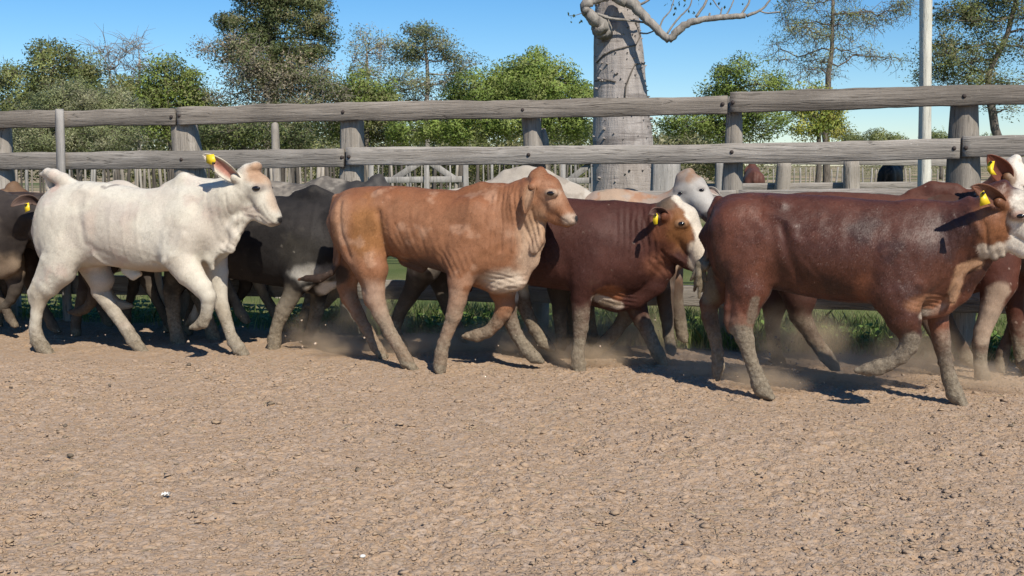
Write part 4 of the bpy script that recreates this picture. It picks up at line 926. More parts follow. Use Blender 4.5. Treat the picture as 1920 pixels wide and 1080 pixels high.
        for axp, wd, face, cup, inner, outer in s.ears:
            axp = np.array(axp); sl = np.concatenate([[0], np.cumsum(np.linalg.norm(np.diff(axp, axis=0), axis=1))]); ns, nt = 22, 13
            u_ = np.linspace(0, sl[-1], ns); A = np.stack([np.interp(u_, sl, axp[:, i]) for i in range(3)], -1)
            for _ in range(3): A[1:-1] = .25 * A[:-2] + .5 * A[1:-1] + .25 * A[2:]
            sN = np.linspace(0, 1, ns); w_ = wd * np.clip(np.sin(np.pi * np.clip(.10 + .90 * sN, 0, 1)) ** .62 * (1.0 - .18 * sN), .02, 1); w_[:3] = np.maximum(w_[:3], wd * .42)
            tg = np.gradient(A, axis=0); tg /= np.linalg.norm(tg, axis=1, keepdims=True); fn = np.array([0, float(face), 0]); sdv = np.cross(tg, fn); sdv /= np.linalg.norm(sdv, axis=1, keepdims=True); nr = np.cross(sdv, tg)
            nr *= np.sign((nr @ fn))[:, None]; tt_ = np.linspace(-1, 1, nt); depth = cup * (1 - .55 * sN)
            G = A[:, None] + sdv[:, None] * (w_[:, None] * tt_)[..., None] + nr[:, None] * (w_[:, None] * depth[:, None] * (tt_ ** 2 - .5))[..., None]
            G = G + nr[:, None] * (.0022 * np.sin(tt_ * 9))[None, :, None] * sN[:, None, None]
            th = np.where(np.abs(tt_) > .99, .0012, .0045)[None, :, None]; Gi = G + nr[:, None] * th; Go = G - nr[:, None] * th; n0 = len(V); VV = np.concatenate([Gi.reshape(-1, 3), Go.reshape(-1, 3)])
            g = np.arange(ns * nt).reshape(ns, nt); qa = np.stack([g[:-1, :-1], g[:-1, 1:], g[1:, 1:], g[1:, :-1]], -1).reshape(-1, 4); qb = qa[:, ::-1] + ns * nt
            rim = np.concatenate([np.stack([g[:-1, 0], g[1:, 0], g[1:, 0] + ns * nt, g[:-1, 0] + ns * nt], -1), np.stack([g[:-1, -1], g[:-1, -1] + ns * nt, g[1:, -1] + ns * nt, g[1:, -1]], -1), np.stack([g[-1, :-1], g[-1, 1:], g[-1, 1:] + ns * nt, g[-1, :-1] + ns * nt], -1)])
            oc = np.array(outer if outer is not None else base); ic = np.array(inner); k_ = (sstep(.85, .35, np.abs(tt_))[None, :] * sstep(1.0, .6, sN)[:, None])[..., None]
            ci = oc * (1 - k_) + ic * k_; cE = np.concatenate([ci.reshape(-1, 3), np.tile(oc, (ns * nt, 1))]) * (1 + .15 * fbm(VV * 40, 2))[:, None]
            V = np.concatenate([V, VV]); Q = np.concatenate([Q, qa + n0, qb + n0, rim + n0]); C = np.concatenate([C, np.concatenate([cE.clip(.004, .9), np.zeros((len(VV), 1))], 1)])
        body = mesh_np('body', V, Q, mat or COAT, s.root, True, C)
        if hair:                                   # short coat hair lying back and down
            Nn = vnormals(V, Q); ctr = V[Q].mean(1); ar = np.linalg.norm(np.cross(V[Q[:, 2]] - V[Q[:, 0]], V[Q[:, 3]] - V[Q[:, 1]]), axis=1)
            near = np.where(Nn[Q[:, 0], 1] < .25, 1.0, .22) * ar * (1 - .75 * C[Q[:, 0], 3]); fi = rng.choice(len(Q), hair, p=near / near.sum()); a_, b_ = rng.random((hair, 1)), rng.random((hair, 1)); q = Q[fi]
            pt = (V[q[:, 0]] * (1 - a_) + V[q[:, 1]] * a_) * (1 - b_) + (V[q[:, 3]] * (1 - a_) + V[q[:, 2]] * a_) * b_; nr = Nn[q[:, 0]]
            fl = np.stack([-.55 + .5 * vnoise(pt * 4 + sd), .2 * rng.standard_normal(hair), -.83 + .5 * vnoise(pt * 4 + 9)], -1) + .16 * rng.standard_normal((hair, 3)); fl -= nr * (fl * nr).sum(1, keepdims=True); fl /= np.linalg.norm(fl, axis=1, keepdims=True) + 1e-9
            dr = fl + nr * rng.uniform(.01, .11, (hair, 1)); sv = np.cross(fl, nr); L = .0125 * rng.uniform(.5, 1.4, (hair, 1)); w = .0010
            HV = np.stack([pt - sv * w, pt + dr * L, pt + sv * w], 1); gn = np.cross(HV[:, 1] - HV[:, 0], HV[:, 2] - HV[:, 0]); fp = (gn * nr).sum(1) < 0; HV[fp] = HV[fp][:, ::-1]
            hn = nr + .20 * rng.standard_normal((hair, 3)); hn /= np.linalg.norm(hn, axis=1, keepdims=True); hc = C[q[:, 0]].copy(); hv = .09 if (mat is COAT_W) else .22; hc[:, :3] *= rng.uniform(1 - hv, 1 + hv, (hair, 1)); hc[:, 3] *= .6
            mesh_np('coat_hair', HV.reshape(-1, 3), np.arange(hair * 3).reshape(-1, 3), mat or COAT, s.root, True, np.repeat(hc, 3, 0), np.repeat(hn, 3, 0))['kind'] = 'stuff'
        Vh = V if s.xf is None else (V - s.xf[0]) @ s.xf[1] + s.xf[0]
        for x, y, r, sides in eyes:
            c = s.P(x, y, -.12); 
            for sg in sides:
                dd = np.hypot(Vh[:, 0] - c[0], Vh[:, 2] - c[2]); m_ = (dd < .022) & (Vh[:, 1] * sg > -.03 * 0)
                if not m_.any(): continue
                vv = (Vh[m_, 1] * sg).max() * sg; p = np.array([c[0], vv - sg * r * .42, c[2]])
                if s.xf is not None: p = (p - s.xf[0]) @ s.xf[1].T + s.xf[0]
                th = np.linspace(0, np.pi, 9); mbb = MB(); mbb.tube(np.stack([0 * th, -np.cos(th) * r, 0 * th], -1), np.sin(th) * r + 1e-4, 14, False)
                o = mbb.build('eye', M_EYE, s.root, True); o.location = p; o.scale = (1.25, .66, .72)
        for tg in tags:
            pts, v = tg[:2]; A = np.array([s.I(x, y, v) for x, y in pts]); c = A.mean(0); A = A - c; A[:, 1] += (A[:, 2]) * .35; n_ = len(A)
            B = A + [0, .0035, 0]; VV = np.concatenate([A, B]); Qs = np.array([(i, (i + 1) % n_, n_ + (i + 1) % n_, n_ + i) for i in range(n_)])
            o = mesh_np('ear_tag', VV, [Qs, np.arange(n_)[None, ::-1], (np.arange(n_) + n_)[None, :]], M_TAG, s.root); o.location = c
            o['label'] = 'yellow plastic ear tag'
            sp = s.I(*tg[2], v - .004) - c; mbb = MB(); mbb.tube([(0, .012, 0), (0, -.004, 0), (0, -.008, 0)], [.009, .009, .006], 10); so = mbb.build('stud', M_STUD, o, True); so.location = sp
        return s.root

FV, BV = .0105, .016
# ---- B: white calf --------------------------------------------------------------------------------
c = Cow('zebu_calf', 'cream white humped calf with a raised ear and yellow tag, left of centre', 'calf', 270, 8.42, -16)
c.loft([(71, 392, 470, .07), (80, 368, 492, .16), (100, 351, 502, .21), (130, 342, 504, .235), (160, 339, 500, .24), (200, 343, 498, .25), (240, 350, 504, .27), (280, 354, 509, .275), (320, 350, 508, .265), (360, 348, 502, .235), (400, 352, 488, .18), (432, 376, 468, .10)])
c.chain([(318, 352, 0, 8, .7), (345, 341, 0, 17, .7), (375, 350, 0, 12, .7)], .06, 'x')
c.chain([(360, 405, 0, 58), (405, 385, 0, 47), (440, 368, -.01, 38), (458, 358, -.02, 30)], .07, 'neck')
c.chain([(437, 420, 0, 16, .45), (425, 448, 0, 15, .38), (412, 468, 0, 17, .38), (398, 484, 0, 14, .4)], .03, 'x')
c.chain([(458, 404, -.06, 6, .9), (442, 412, -.07, 7, .9), (433, 428, -.07, 8, .8), (441, 446, -.07, 9, .8), (432, 466, -.08, 9, .7), (408, 470, -.08, 8, .6), (394, 486, -.08, 8, .6), (398, 503, -.06, 5, .6)], .035, 'x')
c.chain([(480, 405, -.05, 5, .9), (462, 412, -.05, 6, .9), (450, 430, -.04, 7, .8), (430, 440, -.04, 8, .7)], .035, 'x')
HB = -.03
c.chain([(464, 338, HB, 25, 1.0), (483, 352, HB, 27, .98), (497, 380, HB - .01, 21, 1.0), (511, 403, HB - .015, 15.5, 1.1), (517, 411, HB - .015, 12.5, 1.25)], .03, 'x')
c.chain([(453, 358, HB, 25, .8), (468, 384, HB, 20, .8), (492, 407, HB - .01, 12, 1.0), (508, 418, HB - .015, 8, 1.2)], .03, 'x')
c.chain([(480, 312, HB, 10, 1.6), (468, 318, HB, 12, 1.5), (460, 330, HB, 13, 1.2)], .03, 'x')
c.chain([(476, 350, HB - .085, 8, .8), (484, 351, HB - .085, 8, .8)], .03, 'x')
c.chain([(452, 340, HB - .07, 8, 1), (440, 333, HB - .11, 8, .8)], .02, 'x'); c.ear([(446, 337, HB - .09), (432, 326, HB - .14), (412, 310, HB - .18), (394, 297, HB - .21), (380, 289, HB - .23)], 17, -1, .75, (.42, .20, .15))

c.chain([(92, 490, -.15, 16), (70, 528, -.15, 9), (60, 548, -.15, 8), (60, 562, -.15, 7)], .02, 'x')
c.chain([(112, 420, -.12, 42), (120, 465, -.14, 42), (112, 505, -.15, 32), (92, 535, -.15, 21), (77, 553, -.15, 18), (69, 585, -.15, 12), (66, 615, -.15, 12), (71, 638, -.15, 14.5), (80, 652, -.15, 14), (88, 659, -.15, 12)], .05)
c.chain([(140, 440, .12, 42), (175, 495, .13, 30), (190, 525, .13, 24), (188, 546, .13, 18), (205, 572, .13, 14), (237, 617, .13, 12.5), (250, 637, .13, 14), (262, 652, .13, 12), (268, 656, .13, 9)], .045)
c.chain([(345, 430, -.14, 45), (332, 478, -.17, 34), (355, 512, -.175, 26), (380, 540, -.175, 21), (390, 556, -.175, 17), (389, 575, -.175, 13), (386, 592, -.175, 12), (380, 604, -.175, 13), (368, 611, -.175, 10)], .05)
c.chain([(390, 455, .11, 40), (405, 510, .12, 22), (412, 555, .12, 16), (416, 575, .12, 14.5), (429, 618, .12, 11.5), (438, 640, .12, 13.5), (449, 655, .12, 13), (455, 661, .12, 10)], .045)
c.chain([(138, 350, 0, 11), (118, 337, -.01, 13), (102, 329, -.01, 12), (90, 324, 0, 8), (78, 327, .01, 4)], .025, 'x')
c.chain([(92, 334, .02, 8), (96, 352, .05, 10), (100, 400, .10, 6), (104, 470, .12, 8)], .02, 'x')
c.chain([(235, 508, 0, 8, .6), (250, 516, 0, 9, .6), (262, 514, 0, 5)], .02, 'x')
WHT = (.54, .49, .40)
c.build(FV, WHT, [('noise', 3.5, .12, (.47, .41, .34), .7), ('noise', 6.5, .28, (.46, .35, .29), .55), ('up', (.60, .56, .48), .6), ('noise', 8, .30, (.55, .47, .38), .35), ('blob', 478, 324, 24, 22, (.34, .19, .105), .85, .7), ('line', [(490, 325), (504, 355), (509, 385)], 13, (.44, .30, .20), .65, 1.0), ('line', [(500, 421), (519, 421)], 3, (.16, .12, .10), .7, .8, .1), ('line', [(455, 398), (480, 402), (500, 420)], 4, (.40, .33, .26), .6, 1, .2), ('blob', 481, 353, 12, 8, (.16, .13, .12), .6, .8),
    ('blob', 519, 414, 10, 8, (.02, .018, .018), 1, .3, .1), ('blob', 415, 312, 16, 8, (.50, .26, .20), .6, .8), ('blob', 280, 508, 60, 10, (.38, .28, .19), .6, 1.0), ('blob', 180, 540, 30, 25, (.42, .34, .27), .5, .8), ('blob', 165, 410, 5, 16, (.30, .26, .24), .4, .8), ('blob', 180, 420, 14, 26, (.52, .38, .30), .35, 1), ('blob', 87, 352, 14, 10, (.50, .33, .27), .6, .8), ('line', [(180, 350), (188, 353), (194, 348), (203, 346)], 2.2, (.22, .19, .17), .75, .8, .1), ('blob', 150, 372, 26, 16, (.47, .40, .33), .5, 1.2, .6), ('blob', 110, 400, 20, 34, (.48, .43, .36), .45, 1.2, .6), ('blob', 235, 395, 36, 18, (.46, .40, .35), .4, 1.2, .7), ('blob', 300, 375, 26, 30, (.48, .42, .35), .45, 1.2, .6), ('blob', 250, 455, 50, 20, (.47, .40, .33), .4, 1.2, .7), ('blob', 300, 440, 30, 40, (.60, .56, .48), .5, 1.2, .5), ('blob', 395, 420, 14, 40, (.46, .40, .33), .4, 1.2, .5), ('blob', 345, 500, 26, 20, (.46, .38, .30), .4, 1.2, .5), ('line', [(165, 420), (170, 452), (190, 468)], 6, (.40, .33, .28), .5, 1.2, .4), ('blob', 378, 600, 20, 22, (.33, .27, .20), .7, .9), ('blob', 75, 560, 22, 25, (.36, .29, .21), .6, .9)],
    [([(440, 400), (437, 440), (420, 470)], .010, .012), ([(385, 360), (392, 410), (400, 450)], -.010, .02), ([(412, 350), (414, 390), (408, 430)], .008, .014), ([(424, 365), (424, 400)], -.007, .010), ([(452, 402), (480, 404), (498, 420)], .008, .008), ([(163, 420), (168, 452), (190, 470), (215, 480)], -.012, .028), ([(180, 478), (190, 492), (205, 498)], .016, .018), ([(130, 352), (160, 362), (165, 380)], .014, .030), ([(335, 400), (325, 450), (330, 490)], -.012, .03), ([(110, 400), (120, 460)], .010, .05), ([(300, 485), (330, 480)], -.010, .02), ([(470, 388), (450, 396)], -.008, .010), ([(490, 385), (495, 398), (512, 420)], -.005, .007), ([(355, 440), (345, 475), (320, 490)], .016, .03), ([(148, 352), (166, 358)], .016, .034), ([(150, 385), (160, 420), (165, 455)], -.013, .034), ([(88, 385), (95, 400)], .010, .03), ([(300, 375), (318, 430), (300, 480)], -.009, .04), ([(335, 365), (345, 420)], .012, .045), ([(375, 370), (372, 430), (380, 470)], -.011, .035), ([(215, 380), (222, 480)], .006, .016), ([(240, 380), (248, 490)], .006, .016), ([(265, 380), (274, 490)], .006, .016), ([(290, 495), (320, 505)], -.016, .020), ([(130, 470), (110, 520)], -.010, .03), ([(160, 475), (140, 510)], .008, .03)],
    COAT_W, [(481, 353, .028, (-1, 1))], [([(385, 290), (399, 289), (405, 302), (398, 309), (388, 305)], HB - .245, (400, 306))], .14, .10, .0045,
    wr=[(420, 400, 34, 60, 5, 13, .0045), (330, 430, 40, 70, 0, 20, .003), (260, 480, 70, 26, 70, 14, .003), (180, 440, 30, 40, 20, 16, .003), (420, 465, 22, 22, 50, 10, .005)], nostril=[(519, 412, 3.2)], hair=80000)

# ---- E: tan steer ---------------------------------------------------------------------------------
def tan_body(c, head=True, legs=True, hump=1.0):
    c.loft([(624, 388, 440, .06), (634, 364, 470, .15), (655, 354, 482, .21), (690, 350, 480, .24), (730, 348, 478, .25), (770, 350, 488, .27), (810, 354, 502, .28), (850, 357, 514, .285), (890, 358, 526, .27), (930, 360, 530, .24), (965, 372, 524, .17), (985, 400, 500, .09)])
    c.chain([(878, 360, 0, 8, .7), (904, 357, 0, 15 * hump, .7), (935, 362, 0, 10, .7)], .06, 'x')
def tan_neck(c, xf):
    c.chain([(905, 425, 0, 62), (945, 410, 0, 60), (978, 388, 0, 48), (1000, 368, -.02, 36)], .07, 'neck', xf)
def tan_head(c, HB=-.05, xf=False, ears=True):
    c.chain([(1011, 338, HB, 21, 1.15), (1026, 356, HB, 28, 1.0), (1044, 382, HB - .01, 21, 1.0), (1062, 403, HB - .02, 15, 1.1), (1071, 411, HB - .02, 12.5, 1.25)], .03, 'x', xf)
    c.chain([(1003, 372, HB, 27, .8), (1020, 392, HB, 20, .8), (1044, 410, HB - .01, 12, 1.0), (1062, 420, HB - .02, 7.5, 1.2)], .03, 'x', xf)
    c.chain([(1013, 321, HB, 9, 1.5), (1008, 328, HB, 12, 1.4)], .025, 'x', xf)
    c.chain([(1032, 360, HB - .095, 8, .8), (1040, 361, HB - .095, 8, .8)], .03, 'x', xf); c.chain([(1032, 360, HB + .095, 8, .8), (1040, 361, HB + .095, 8, .8)], .03, 'x', xf)
    if ears:
        for sg in (-1, 1):
            c.chain([(1003, 343, HB + sg * .09, 8, .8), (997, 350, HB + sg * .125, 8, .8)], .02, 'x', xf)
            if not xf: c.ear([(1000, 345, HB + sg * .11), (994, 357, HB + sg * .14), (990, 374, HB + sg * .155), (987, 390, HB + sg * .15), (986, 401, HB + sg * .14)], 12.5, -1 if sg < 0 else 1, .8, (.30, .18, .11), (.26, .13, .07))
            else: c.chain([(998, 347, HB + sg * .11, 8, .8), (990, 362, HB + sg * .15, 12, .4), (986, 385, HB + sg * .16, 9, .4), (985, 398, HB + sg * .15, 4, .6)], .012, 'x', xf)
TAN_NH = [(660, 415, -.12, 44), (680, 460, -.14, 46), (696, 505, -.15, 33), (703, 541, -.15, 21), (704, 563, -.15, 21), (714, 588, -.15, 16.5), (731, 623, -.15, 12.5), (752, 657, -.15, 13), (762, 678, -.15, 14), (772, 688, -.15, 10)]
TAN_NF = [(885, 425, -.14, 55), (870, 485, -.165, 40), (863, 525, -.17, 25), (858, 562, -.17, 18.5), (851, 592, -.17, 16.5), (841, 618, -.17, 12.5), (832, 643, -.17, 12), (827, 664, -.17, 14), (825, 680, -.17, 13.5), (825, 692, -.17, 13)]
TAN_FF = [(930, 480, .11, 40), (942, 540, .12, 27), (947, 570, .12, 20), (943, 586, .12, 17.5), (932, 605, .12, 13), (915, 622, .12, 12), (895, 629, .12, 12.5), (876, 630, .12, 8)]
TAN_FH = [(665, 430, .12, 42), (655, 490, .13, 32), (650, 535, .13, 21), (655, 558, .13, 18), (672, 590, .13, 13.5), (695, 630, .13, 11.5), (705, 650, .13, 12.5), (716, 664, .13, 11)]
c = Cow('zebu_steer', 'tan humped steer with a drooping ear and pale muzzle in the middle of the row', 'steer', 850, 7.80, -20)
tan_body(c); tan_neck(c, False); tan_head(c)
c.chain([(1000, 420, -.03, 26, .4), (1002, 450, -.03, 20, .32), (990, 485, -.02, 22, .34), (972, 508, 0, 24, .4)], .03, 'x')
c.chain([(1014, 428, -.05, 7, .7), (1010, 452, -.06, 9, .6), (1001, 468, -.06, 9, .5)], .018, 'x')
c.chain([(900, 505, 0, 34, .8), (935, 520, 0, 33, .7), (960, 522, 0, 26, .6)], .05, 'x')
for L in (TAN_NH, TAN_NF, TAN_FF, TAN_FH): c.chain(L, .05)
c.chain([(632, 372, 0, 9), (624, 400, -.02, 6.5), (630, 440, -.03, 6), (638, 470, -.03, 5), (633, 495, -.03, 5), (622, 512, -.03, 6), (600, 522, -.03, 8), (575, 522, -.02, 6), (560, 524, 0, 3)], .012, 'x')
c.chain([(760, 486, 0, 14, .6), (790, 500, 0, 12, .6)], .03, 'x')
c.chain([(672, 490, -.15, 18), (684, 528, -.15, 9), (687, 548, -.15, 8), (690, 566, -.15, 8)], .02, 'x')
TAN = (.250, .112, .056)
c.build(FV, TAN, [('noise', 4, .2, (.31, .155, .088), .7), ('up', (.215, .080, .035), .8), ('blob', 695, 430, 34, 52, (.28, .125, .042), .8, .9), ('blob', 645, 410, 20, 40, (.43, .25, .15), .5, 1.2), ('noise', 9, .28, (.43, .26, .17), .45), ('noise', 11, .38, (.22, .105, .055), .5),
    ('blob', 940, 530, 40, 24, (.52, .42, .32), .9, .9), ('line', [(990, 440), (985, 500)], 22, (.50, .36, .25), .7, .9), ('blob', 1000, 425, 26, 30, (.46, .30, .19), .6, .9), ('blob', 1068, 412, 16, 12, (.42, .33, .255), .8, .9), ('blob', 1079, 411, 7, 8, (.03, .026, .026), 1, .3, .1), ('blob', 1034, 372, 20, 18, (.42, .25, .16), .6, 1), ('blob', 1035, 362, 12, 8, (.50, .38, .28), .7, .6, .1), ('blob', 1035, 362, 6, 4.5, (.06, .03, .025), .9, .5, .1),
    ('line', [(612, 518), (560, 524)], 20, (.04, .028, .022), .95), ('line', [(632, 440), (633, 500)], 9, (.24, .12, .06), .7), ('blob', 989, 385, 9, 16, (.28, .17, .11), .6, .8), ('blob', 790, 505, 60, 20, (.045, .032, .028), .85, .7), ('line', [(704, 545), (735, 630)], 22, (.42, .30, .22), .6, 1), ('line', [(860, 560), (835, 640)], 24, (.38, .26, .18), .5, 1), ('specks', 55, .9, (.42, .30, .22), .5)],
    [([(736, 395), (742, 440), (760, 480)], .014, .020), ([(752, 420), (768, 465)], -.012, .013), ([(775, 430), (790, 478)], .010, .015), ([(800, 440), (812, 490)], -.009, .016), ([(825, 450), (832, 500)], .009, .016), ([(955, 365), (962, 420), (958, 470)], .010, .012), ([(938, 365), (944, 420), (940, 470)], -.008, .012), ([(925, 368), (930, 430)], .008, .012), ([(970, 360), (976, 420), (970, 480)], -.008, .011), ([(912, 375), (915, 430)], -.006, .012), ([(984, 370), (988, 430)], .007, .010), ([(995, 395), (1000, 440)], -.008, .010), ([(900, 540), (930, 525), (975, 520)], -.008, .010), ([(905, 552), (940, 538), (975, 535)], .008, .010), ([(915, 560), (950, 552), (970, 547)], -.008, .008), ([(880, 500), (905, 470), (950, 450)], .012, .03), ([(715, 380), (728, 400)], .014, .030), ([(690, 395), (700, 460)], -.010, .045), ([(1024, 384), (1016, 408)], -.006, .008), ([(850, 420), (838, 480)], -.012, .03), ([(1042, 404), (1062, 418)], -.005, .006), ([(640, 380), (648, 440), (665, 480)], -.016, .024), ([(706, 362), (724, 370)], .024, .030), ([(716, 400), (722, 440), (728, 470)], -.024, .030), ([(868, 380), (850, 440), (842, 490)], -.010, .04), ([(890, 380), (880, 440)], .016, .040), ([(690, 480), (706, 520)], -.010, .03)],
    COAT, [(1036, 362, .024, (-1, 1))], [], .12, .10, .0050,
    wr=[(950, 415, 55, 75, 3, 11, .0055), (800, 440, 90, 60, 8, 17, .0045), (850, 490, 60, 30, 30, 12, .004), (995, 440, 22, 50, 10, 10, .006), (935, 535, 42, 26, 75, 10, .005), (700, 470, 30, 60, 0, 18, .003), (880, 400, 50, 40, 0, 13, .003)], nostril=[(1077, 410, 3.2)], hair=95000)

# ---- I: dark red bald-faced heifer ------------------------------------------------------------------
c = Cow('bald_faced_heifer', 'dark red heifer with a white blaze and amber cheek, behind the tan steer muzzle', 'heifer', 1130, 7.87, -12)
c.loft([(885, 402, 460, .06), (895, 380, 490, .16), (920, 371, 510, .22), (960, 368, 525, .25), (1000, 369, 536, .275), (1040, 370, 541, .285), (1080, 372, 545, .285), (1120, 376, 552, .28), (1160, 380, 556, .26), (1200, 385, 545, .22), (1235, 402, 520, .15), (1252, 425, 490, .08)])
c.chain([(1165, 455, 0, 70), (1205, 448, 0, 60), (1240, 432, -.03, 50), (1258, 420, -.05, 42)], .07, 'neck')
HB = -.08
c.chain([(1258, 396, HB, 26, 1.0), (1278, 414, HB, 33, .9), (1298, 448, HB - .02, 25, .95), (1314, 482, HB - .03, 19, 1.05), (1320, 495, HB - .03, 16, 1.15)], .03, 'x')
c.chain([(1246, 432, HB, 34, .7), (1264, 468, HB, 24, .75), (1290, 490, HB - .01, 15, .95), (1308, 503, HB - .02, 10, 1.1)], .03, 'x')
c.chain([(1266, 376, HB, 11, 1.4), (1258, 385, HB, 12, 1.4)], .025, 'x')
c.chain([(1274, 417, HB - .11, 9, .8), (1284, 418, HB - .11, 9, .8)], .03, 'x')
c.chain([(1252, 412, HB - .09, 9, .9), (1246, 406, HB - .13, 8, .8)], .02, 'x'); c.ear([(1250, 408, HB - .10), (1240, 399, HB - .15), (1228, 396, HB - .22), (1217, 402, HB - .28)], 11, -1, .9, (.06, .03, .025), (.13, .075, .06))
c.chain([(1246, 470, -.06, 30, .4), (1248, 505, -.05, 18, .4), (1225, 528, -.02, 26, .4), (1190, 552, 0, 26, .45)], .03, 'x')
c.chain([(1120, 545, 0, 30, .8), (1155, 555, 0, 30, .7), (1180, 552, 0, 22, .6)], .05, 'x')
c.chain([(1110, 465, -.14, 52), (1098, 515, -.17, 38), (1090, 556, -.17, 22), (1089, 588, -.17, 17.5), (1089, 612, -.17, 15.5), (1086, 642, -.17, 12), (1083, 668, -.17, 13.5), (1085, 684, -.17, 14), (1087, 697, -.17, 14)], .05)
c.chain([(1170, 510, .11, 40), (1190, 565, .12, 22), (1203, 600, .12, 17.5), (1220, 635, .12, 13), (1233, 662, .12, 14), (1244, 680, .12, 11)], .045)
c.chain([(925, 440, -.12, 46), (940, 500, -.14, 38), (952, 555, -.14, 22), (953, 592, -.14, 17), (968, 627, -.14, 13), (988, 656, -.14, 14), (1002, 670, -.14, 13), (1010, 674, -.14, 9)], .05)
c.chain([(950, 450, .12, 42), (966, 512, .13, 26), (976, 548, .13, 17), (988, 588, .13, 13), (1003, 618, .13, 12.5), (1018, 640, .13, 13), (1032, 651, .13, 9)], .045)
c.chain([(890, 392, 0, 9), (880, 430, 0, 6), (880, 500, 0, 6), (878, 540, 0, 9)], .012, 'x')
RED = (.052, .018, .013)
c.build(FV, RED, [('noise', 4, .15, (.072, .027, .020), .7), ('up', (.062, .021, .015), .6), ('noise', 10, .35, (.055, .020, .016), .5), ('blob', 1232, 500, 24, 22, (.19, .075, .042), .6, .9), ('blob', 1145, 552, 28, 16, (.23, .085, .038), .8, .7), ('line', [(1118, 560), (1160, 576)], 8, (.45, .36, .28), .9, .6), ('line', [(1128, 572), (1158, 572)], 6, (.17, .12, .075), .8, .6, .6),
    ('blob', 1262, 425, 40, 44, (.16, .056, .026), .8, .8), ('blob', 1278, 430, 27, 40, (.20, .085, .030), .9, .7), ('line', [(1272, 367), (1296, 388), (1314, 430), (1318, 470), (1322, 505)], 13, (.56, .49, .40), .97, .4, .4), ('line', [(1310, 468), (1316, 500)], 19, (.52, .44, .35), .9, .5, .3), ('blob', 1279, 418, 12, 7, (.36, .21, .12), .7, .8, .1), ('blob', 1280, 418, 6, 4, (.03, .02, .016), .9, .4, .1), ('blob', 1322, 497, 13, 12, (.34, .22, .17), .6, .6), ('blob', 1230, 400, 14, 7, (.075, .030, .024), .9), ('blob', 1248, 382, 18, 12, (.16, .13, .09), .6, .8), ('blob', 973, 545, 12, 20, (.55, .50, .42), .8, .7), ('specks', 46, .88, (.26, .2, .16), .55)],
    [([(1190, 395), (1200, 440), (1205, 490)], .010, .014), ([(1205, 395), (1214, 440), (1216, 500)], -.010, .012), ([(1176, 395), (1182, 450)], -.008, .014), ([(1160, 395), (1164, 460)], .007, .015), ([(1220, 410), (1232, 450), (1234, 490)], .010, .012), ([(1240, 470), (1256, 490), (1272, 505)], -.012, .010), ([(1262, 478), (1282, 492)], .010, .009), ([(1110, 560), (1140, 545), (1175, 548)], -.010, .014), ([(1060, 470), (1068, 530)], -.014, .03), ([(1130, 440), (1115, 510)], .012, .04), ([(1300, 455), (1292, 480)], -.006, .010), ([(1180, 540), (1200, 515)], .010, .02)],
    COAT, [(1279, 418, .022, (-1, 1))], [([(1226, 402), (1231, 400), (1234, 404), (1233, 420), (1227, 421), (1224, 414)], HB - .30, (1229, 403))], .28, .13, .0050,
    wr=[(1195, 430, 50, 65, 3, 12, .005), (1130, 450, 60, 60, 0, 18, .003), (1160, 560, 40, 22, 75, 9, .005), (1240, 500, 28, 26, 40, 10, .005), (1060, 500, 50, 40, 10, 15, .003)], hair=90000)

# ---- J: glossy red-brown steer ----------------------------------------------------------------------
c = Cow('red_steer', 'big glossy red-brown steer with a white face and yellow tag, nearest at right', 'steer', 1600, 6.75, -21)
c.loft([(1330, 408, 470, .06), (1340, 380, 510, .17), (1365, 366, 534, .23), (1405, 360, 543, .26), (1450, 361, 541, .275), (1500, 364, 551, .29), (1550, 367, 561, .30), (1600, 371, 567, .30), (1650, 375, 571, .29), (1700, 379, 578, .27), (1750, 384, 573, .235), (1790, 398, 552, .17), (1816, 425, 515, .09)])
c.chain([(1730, 455, 0, 74), (1780, 448, 0, 66), (1825, 430, -.02, 58), (1852, 415, -.03, 48)], .07, 'neck')
HB = -.05
c.chain([(1868, 372, HB, 30, 1.0), (1893, 392, HB, 41, .85), (1926, 430, HB - .01, 30, .9), (1955, 460, HB - .02, 22, 1.05), (1964, 470, HB - .02, 19, 1.15)], .03, 'x')
c.chain([(1862, 410, HB, 38, .7), (1885, 440, HB, 30, .7), (1920, 466, HB - .01, 18, .95), (1946, 480, HB - .02, 12, 1.1)], .03, 'x')
c.chain([(1882, 347, HB, 11, 1.6), (1870, 356, HB, 12, 1.5)], .025, 'x')
c.chain([(1905, 402, HB - .12, 10, .8), (1918, 404, HB - .12, 10, .8)], .03, 'x')
c.chain([(1882, 384, HB - .10, 10, .9), (1872, 378, HB - .15, 9, .8)], .02, 'x'); c.ear([(1880, 382, HB - .12), (1864, 372, HB - .17), (1846, 358, HB - .22), (1832, 351, HB - .27), (1821, 350, HB - .30)], 17, -1, .85, (.16, .07, .045), (.17, .075, .045))
for x, y in [(1841, 462), (1858, 466), (1872, 460)]: c.chain([(x - 8, y - 26, -.10, 10, .8), (x + 2, y, -.09, 9, .8), (x + 8, y + 18, -.07, 6, .9)], .02, 'x')
c.chain([(1842, 470, -.02, 28, .4), (1822, 510, -.02, 22, .32), (1795, 545, 0, 24, .36), (1765, 568, 0, 24, .42)], .03, 'x')
c.chain([(1835, 492, -.06, 7, .8), (1806, 503, -.08, 8, .7), (1796, 530, -.09, 9, .6), (1785, 562, -.08, 8, .6)], .018, 'x')
c.chain([(1690, 560, 0, 32, .8), (1730, 570, 0, 30, .7), (1755, 566, 0, 22, .6)], .05, 'x')
